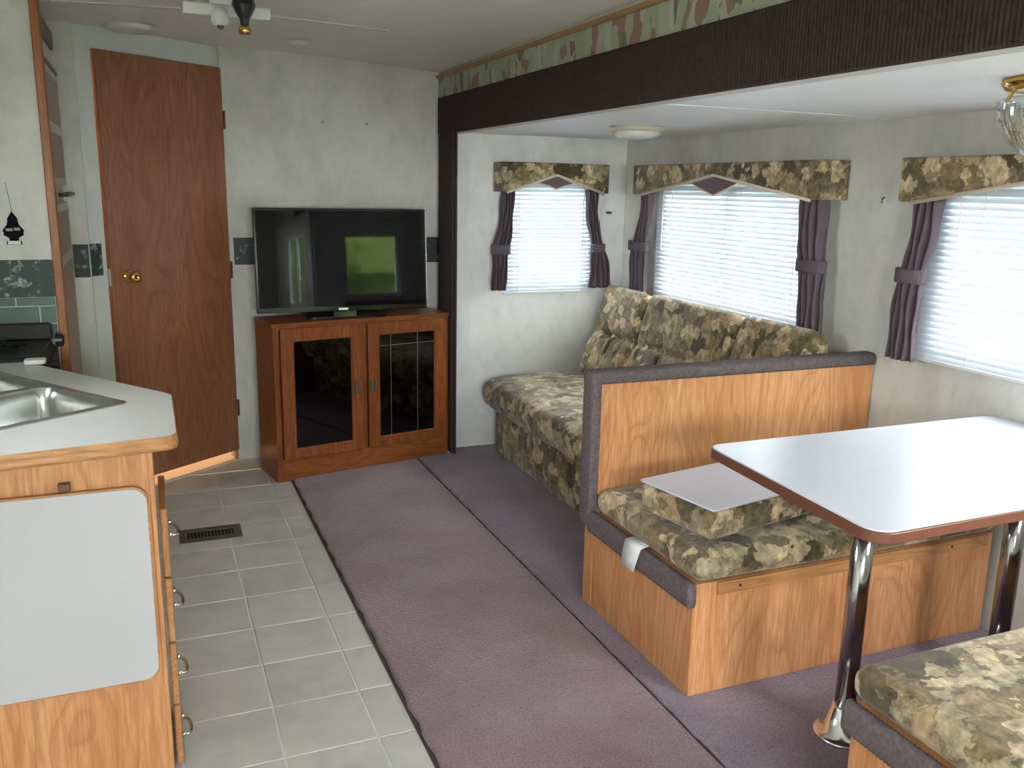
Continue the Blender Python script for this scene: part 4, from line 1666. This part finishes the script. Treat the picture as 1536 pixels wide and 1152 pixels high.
# refrigerator unit past the stove wall
rf = thing('refrigerator', 'cream refrigerator with pinkish inset panels beyond the orange corner strip', 'refrigerator', (-.55, 4.03, 0))
MB().box(XL + .01, -.318, 3.685, 4.395, 0, 2.08).build('cabinet_surround', fridge_m, rf)
MB().box(-.318, -.306, 3.69, 4.39, 2.03, 2.10).build('wood_header', brown_edge, rf)
for (z0, z1, nm) in ((1.475, 1.925, 'freezer_door'), (.50, 1.405, 'main_door')):
    d = MB().box(-.318, -.302, 3.69, 4.39, z0, z1).build(nm, fridge_m, rf, bevel=.004)
    for (za, zb_) in (((z0 + .03, z0 + .20), (z0 + .24, z1 - .03)) if nm == 'freezer_door' else ((z1 - .20, z1 - .03), (z0 + .03, z1 - .24))):
        MB().box(-.3025, -.2995, 3.72, 4.34, za, zb_).build('inset_panel', fridge_in, d, bevel=.002)
MB().box(-.318, -.300, 3.69, 4.39, 1.928, 1.945).build('gap_strip', vent_m, rf)  # shade of the gap above the freezer door, built as a grey strip
h = MB()
h.tube([(-.302, 4.30, 1.44), (-.272, 4.30, 1.44), (-.272, 3.95, 1.44), (-.302, 3.95, 1.44)], .008, 8)
h.build('handle', black, rf)
MB().box(-.318, -.302, 3.69, 4.39, .04, .48).build('lower_panel', fridge_m, rf)

# hanging tree shaped air freshener
fp = at_y(20, 345, 3.646)
af = thing('air_freshener', 'black tree shaped card air freshener hanging by a thread on the wall', 'air freshener', (fp.x, 3.645, 1.262))
zt_ = at_y(19, 317, 3.646).z
z_b = at_y(20, 368, 3.646).z
hh_ = zt_ - z_b
sil = [(0, 1), (.30, .80), (.34, .66), (.38, .60), (.62, .47), (.66, .42), (.60, .37), (.62, .30), (.48, .27), (.30, .22), (.28, .14), (.46, .13), (.48, .02)]
sil = sil + [(-x, z) for x, z in sil[::-1] if x > 0]
W_ = .052
MB().prism_y([(fp.x + x * W_, z_b + z * hh_) for x, z in sil], 3.6445, 3.6465).build('card_tree', matte_black, af)
grey_print = plain('grey_print', (.30, .30, .29), .6)
for (a, b_, c, d) in ((-.46, -.04, .42, .50), (.04, .42, .44, .52)):
    MB().box(fp.x + a * W_, fp.x + b_ * W_, 3.6440, 3.6446, z_b + c * hh_, z_b + d * hh_).build('grey_strip', grey_print, af)
MB().box(fp.x - .40 * W_, fp.x + .38 * W_, 3.6440, 3.6446, z_b + .03 * hh_, z_b + .13 * hh_).build('white_strip', white_pl, af)
MB().tube([(fp.x, 3.6455, zt_), (fp.x - .004, 3.6455, zt_ + .05), (fp.x - .012, 3.647, zt_ + .10)], .0009, 5).build('thread', black, af)

# ================================================================== SMALL THINGS
# floor register
va, vb = at_z(268, 796, 0), at_z(363, 804, 0)
vx0, vx1, vy0, vy1 = .054, .310, 3.762, 3.912
fv = thing('floor_register', 'brown metal floor register set into the tiles', 'vent', (.18, 3.84, 0))
mb = MB()
mb.box(vx0, vx0 + .032, vy0, vy1, .0005, .0055)
mb.box(vx1 - .032, vx1, vy0, vy1, .0005, .0055)
mb.box(vx0 + .032, vx1 - .032, vy0, vy0 + .036, .0005, .0055)
mb.box(vx0 + .032, vx1 - .032, vy1 - .036, vy1, .0005, .0055)
mb.build('frame', vent_m, fv, bevel=.0015)
MB().box(vx0 + .03, vx1 - .03, vy0 + .03, vy1 - .03, .0003, .001).build('dark_duct', vent_dark, fv)
nl = 13
for i in range(nl):
    x = vx0 + .036 + (vx1 - vx0 - .072) * (i + .5) / nl
    MB().box(x - .0022, x + .0022, vy0 + .035, vy1 - .035, .001, .005).build('louver', vent_m, fv)

# slide out ceiling lamps
lc = at_z(952, 191, ZS)
L1 = thing('ceiling_lamp', 'shallow white ceiling lamp with round glass above the sofa', 'lamp', (2.135, 3.70, ZS))
MB().lathe([(0, -.001), (.125, -.001), (.128, -.012), (.118, -.020), (0, -.020)], (2.135, 3.70, ZS), 40).build('base', plain('cream_lamp_base', (.66, .58, .44), .4), L1, smooth=True)
MB().lathe([(.108, -.020), (.112, -.032), (.085, -.048), (.04, -.055), (0, -.056)], (2.135, 3.70, ZS), 40).build('glass_dish', dome_white, L1, smooth=True)
lx, ly = 2.075, 1.575
L2 = thing('brass_ceiling_lamp', 'brass ceiling lamp with clear ribbed glass bowl over the table', 'lamp', (lx, ly, ZS))
MB().lathe([(0, -.001), (.122, -.001), (.127, -.012), (.116, -.026), (.07, -.034), (0, -.034)], (lx, ly, ZS), 40).build('brass_base', brass, L2, smooth=True)
mb = MB()
for i in range(3):
    a = 2 * PI * i / 3 + .5
    mb.tube([(lx + .100 * math.cos(a), ly + .100 * math.sin(a), ZS - .024), (lx + .116 * math.cos(a), ly + .116 * math.sin(a), ZS - .056)], .005, 8)
mb.build('brass_clip', brass, L2)
mb = MB()
rows = []
SEG = 120
for r, z, rib in ((.118, -.046, 0), (.127, -.052, 1), (.129, -.072, 1), (.127, -.092, 1), (.119, -.116, .4), (.101, -.146, .25), (.073, -.174, .2), (.038, -.190, .1), (.004, -.194, 0)):
    rows.append([(lx + (r + .0025 * rib * (k_ % 2)) * math.cos(2 * PI * k_ / SEG), ly + (r + .0025 * rib * (k_ % 2)) * math.sin(2 * PI * k_ / SEG), ZS + z) for k_ in range(SEG)])
mb.grid(rows, closed=True)
mb.build('glass_bowl', dome_m, L2)
MB().lathe([(0, -.03), (.018, -.03), (.018, -.05), (.030, -.075), (.026, -.10), (0, -.108)], (lx, ly, ZS), 20).build('bulb', dome_white, L2, smooth=True)

# main ceiling: light bar with two spot heads
zc_ = cz(.35) - .03
ba, bb = at_z(272, 8, 2.115), at_z(404, 21, 2.115)
by = (ba.y + bb.y) / 2
LB = thing('ceiling_light_bar', 'white ceiling light bar with one white and one black spot head', 'lamp', ((ba.x + bb.x) / 2, by, 2.11))
MB().box(ba.x, bb.x, by - .035, by + .035, 2.086, 2.128).build('bar', white_pl, LB, bevel=.008)
MB().box((ba.x + bb.x) / 2 - .06, (ba.x + bb.x) / 2 + .06, by - .04, by + .04, 2.126, cz(.35) - .001).build('ceiling_mount', white_pl, LB)
wh = at_z(331, 20, 2.09)
MB().lathe([(0, .02), (.018, .02), (.030, -.002), (.034, -.028), (.024, -.042), (0, -.042)], (wh.x, by - .04, 2.095), 20).build('white_spot_head', white_pl, LB, smooth=True)
MB().lathe([(0, -.042), (.011, -.042), (.012, -.052), (0, -.056)], (wh.x, by - .04, 2.095), 14).build('white_spot_tip', vent_m, LB, smooth=True)
bh = at_z(366, 12, 2.10)
by2 = by - .11
bx2 = at_y(366, 15, by2).x
MB().lathe([(0, .075), (.036, .075), (.042, .050), (.028, .022), (.017, .005), (.014, -.020), (0, -.020)], (bx2, by2, 2.065), 16).build('black_spot_head', black, LB)
MB().lathe([(0, -.018), (.018, -.018), (.023, -.030), (.020, -.046), (0, -.048)], (bx2, by2, 2.065), 16).build('brass_spot_tip', brass, LB, smooth=True)
MB().box(bx2 - .01, bx2 + .01, by2, by - .02, 2.105, 2.122).build('arm', black, LB)

# round ceiling fittings
p = at_z(447, 62, 2.155)
tag(MB().lathe([(0, .012), (.050, .012), (.052, .002), (.040, -.010), (0, -.014)], (p.x, p.y, cz(p.x) - .014), 28).build('smoke_alarm', white_pl, None, smooth=True), 'small round white smoke alarm on the ceiling toward the television wall', 'smoke alarm')
p = at_z(195, 40, 2.155)
tag(MB().lathe([(0, .010), (.105, .010), (.108, .0), (.085, -.014), (0, -.020)], (p.x, p.y, cz(p.x) - .011), 36).build('ceiling_disc', white_pl, None, smooth=True), 'flat white disc light on the ceiling in front of the brown door', 'lamp')

# wall fittings
p = at_x(1328, 299, XW)
hk = thing('wall_hook', 'small white hook on the wall between the two wide windows', 'hook', (XW, p.y, p.z))
MB().box(XW - .004, XW, p.y - .008, p.y + .008, p.z - .022, p.z + .022).build('plate', white_pl, hk, bevel=.002)
MB().tube([(XW - .003, p.y, p.z + .008), (XW - .016, p.y, p.z + .002), (XW - .016, p.y, p.z - .014)], .003, 6).build('peg', vent_m, hk)
p = at_y(913, 319, YE)
tag(MB().box(p.x - .018, p.x + .018, YE - .008, YE, p.z - .007, p.z + .007).build('wall_clip', brown_edge, None, bevel=.002), 'small brown clip on the slide out end wall beside the curtain', 'clip')
for (px, py), lab in (((484, 183), 'small grey screw anchor in the wall above the television, nearer the door'), ((550, 186), 'small grey screw anchor in the wall above the television, nearer the slide out')):
    p = at_y(px, py, YT)
    o = MB().lathe([(0, 0), (.009, 0), (.008, .003), (0, .003)], seg=12).build('screw_anchor', anchor_m, None)
    o.rotation_euler = (PI / 2, 0, 0)
    o.location = (p.x, YT - .0005, p.z)
    tag(o, lab, 'screw anchor', 'screw anchors above the television')

for o in bpy.data.objects:
    if '_rot' in o:
        del o['_rot']
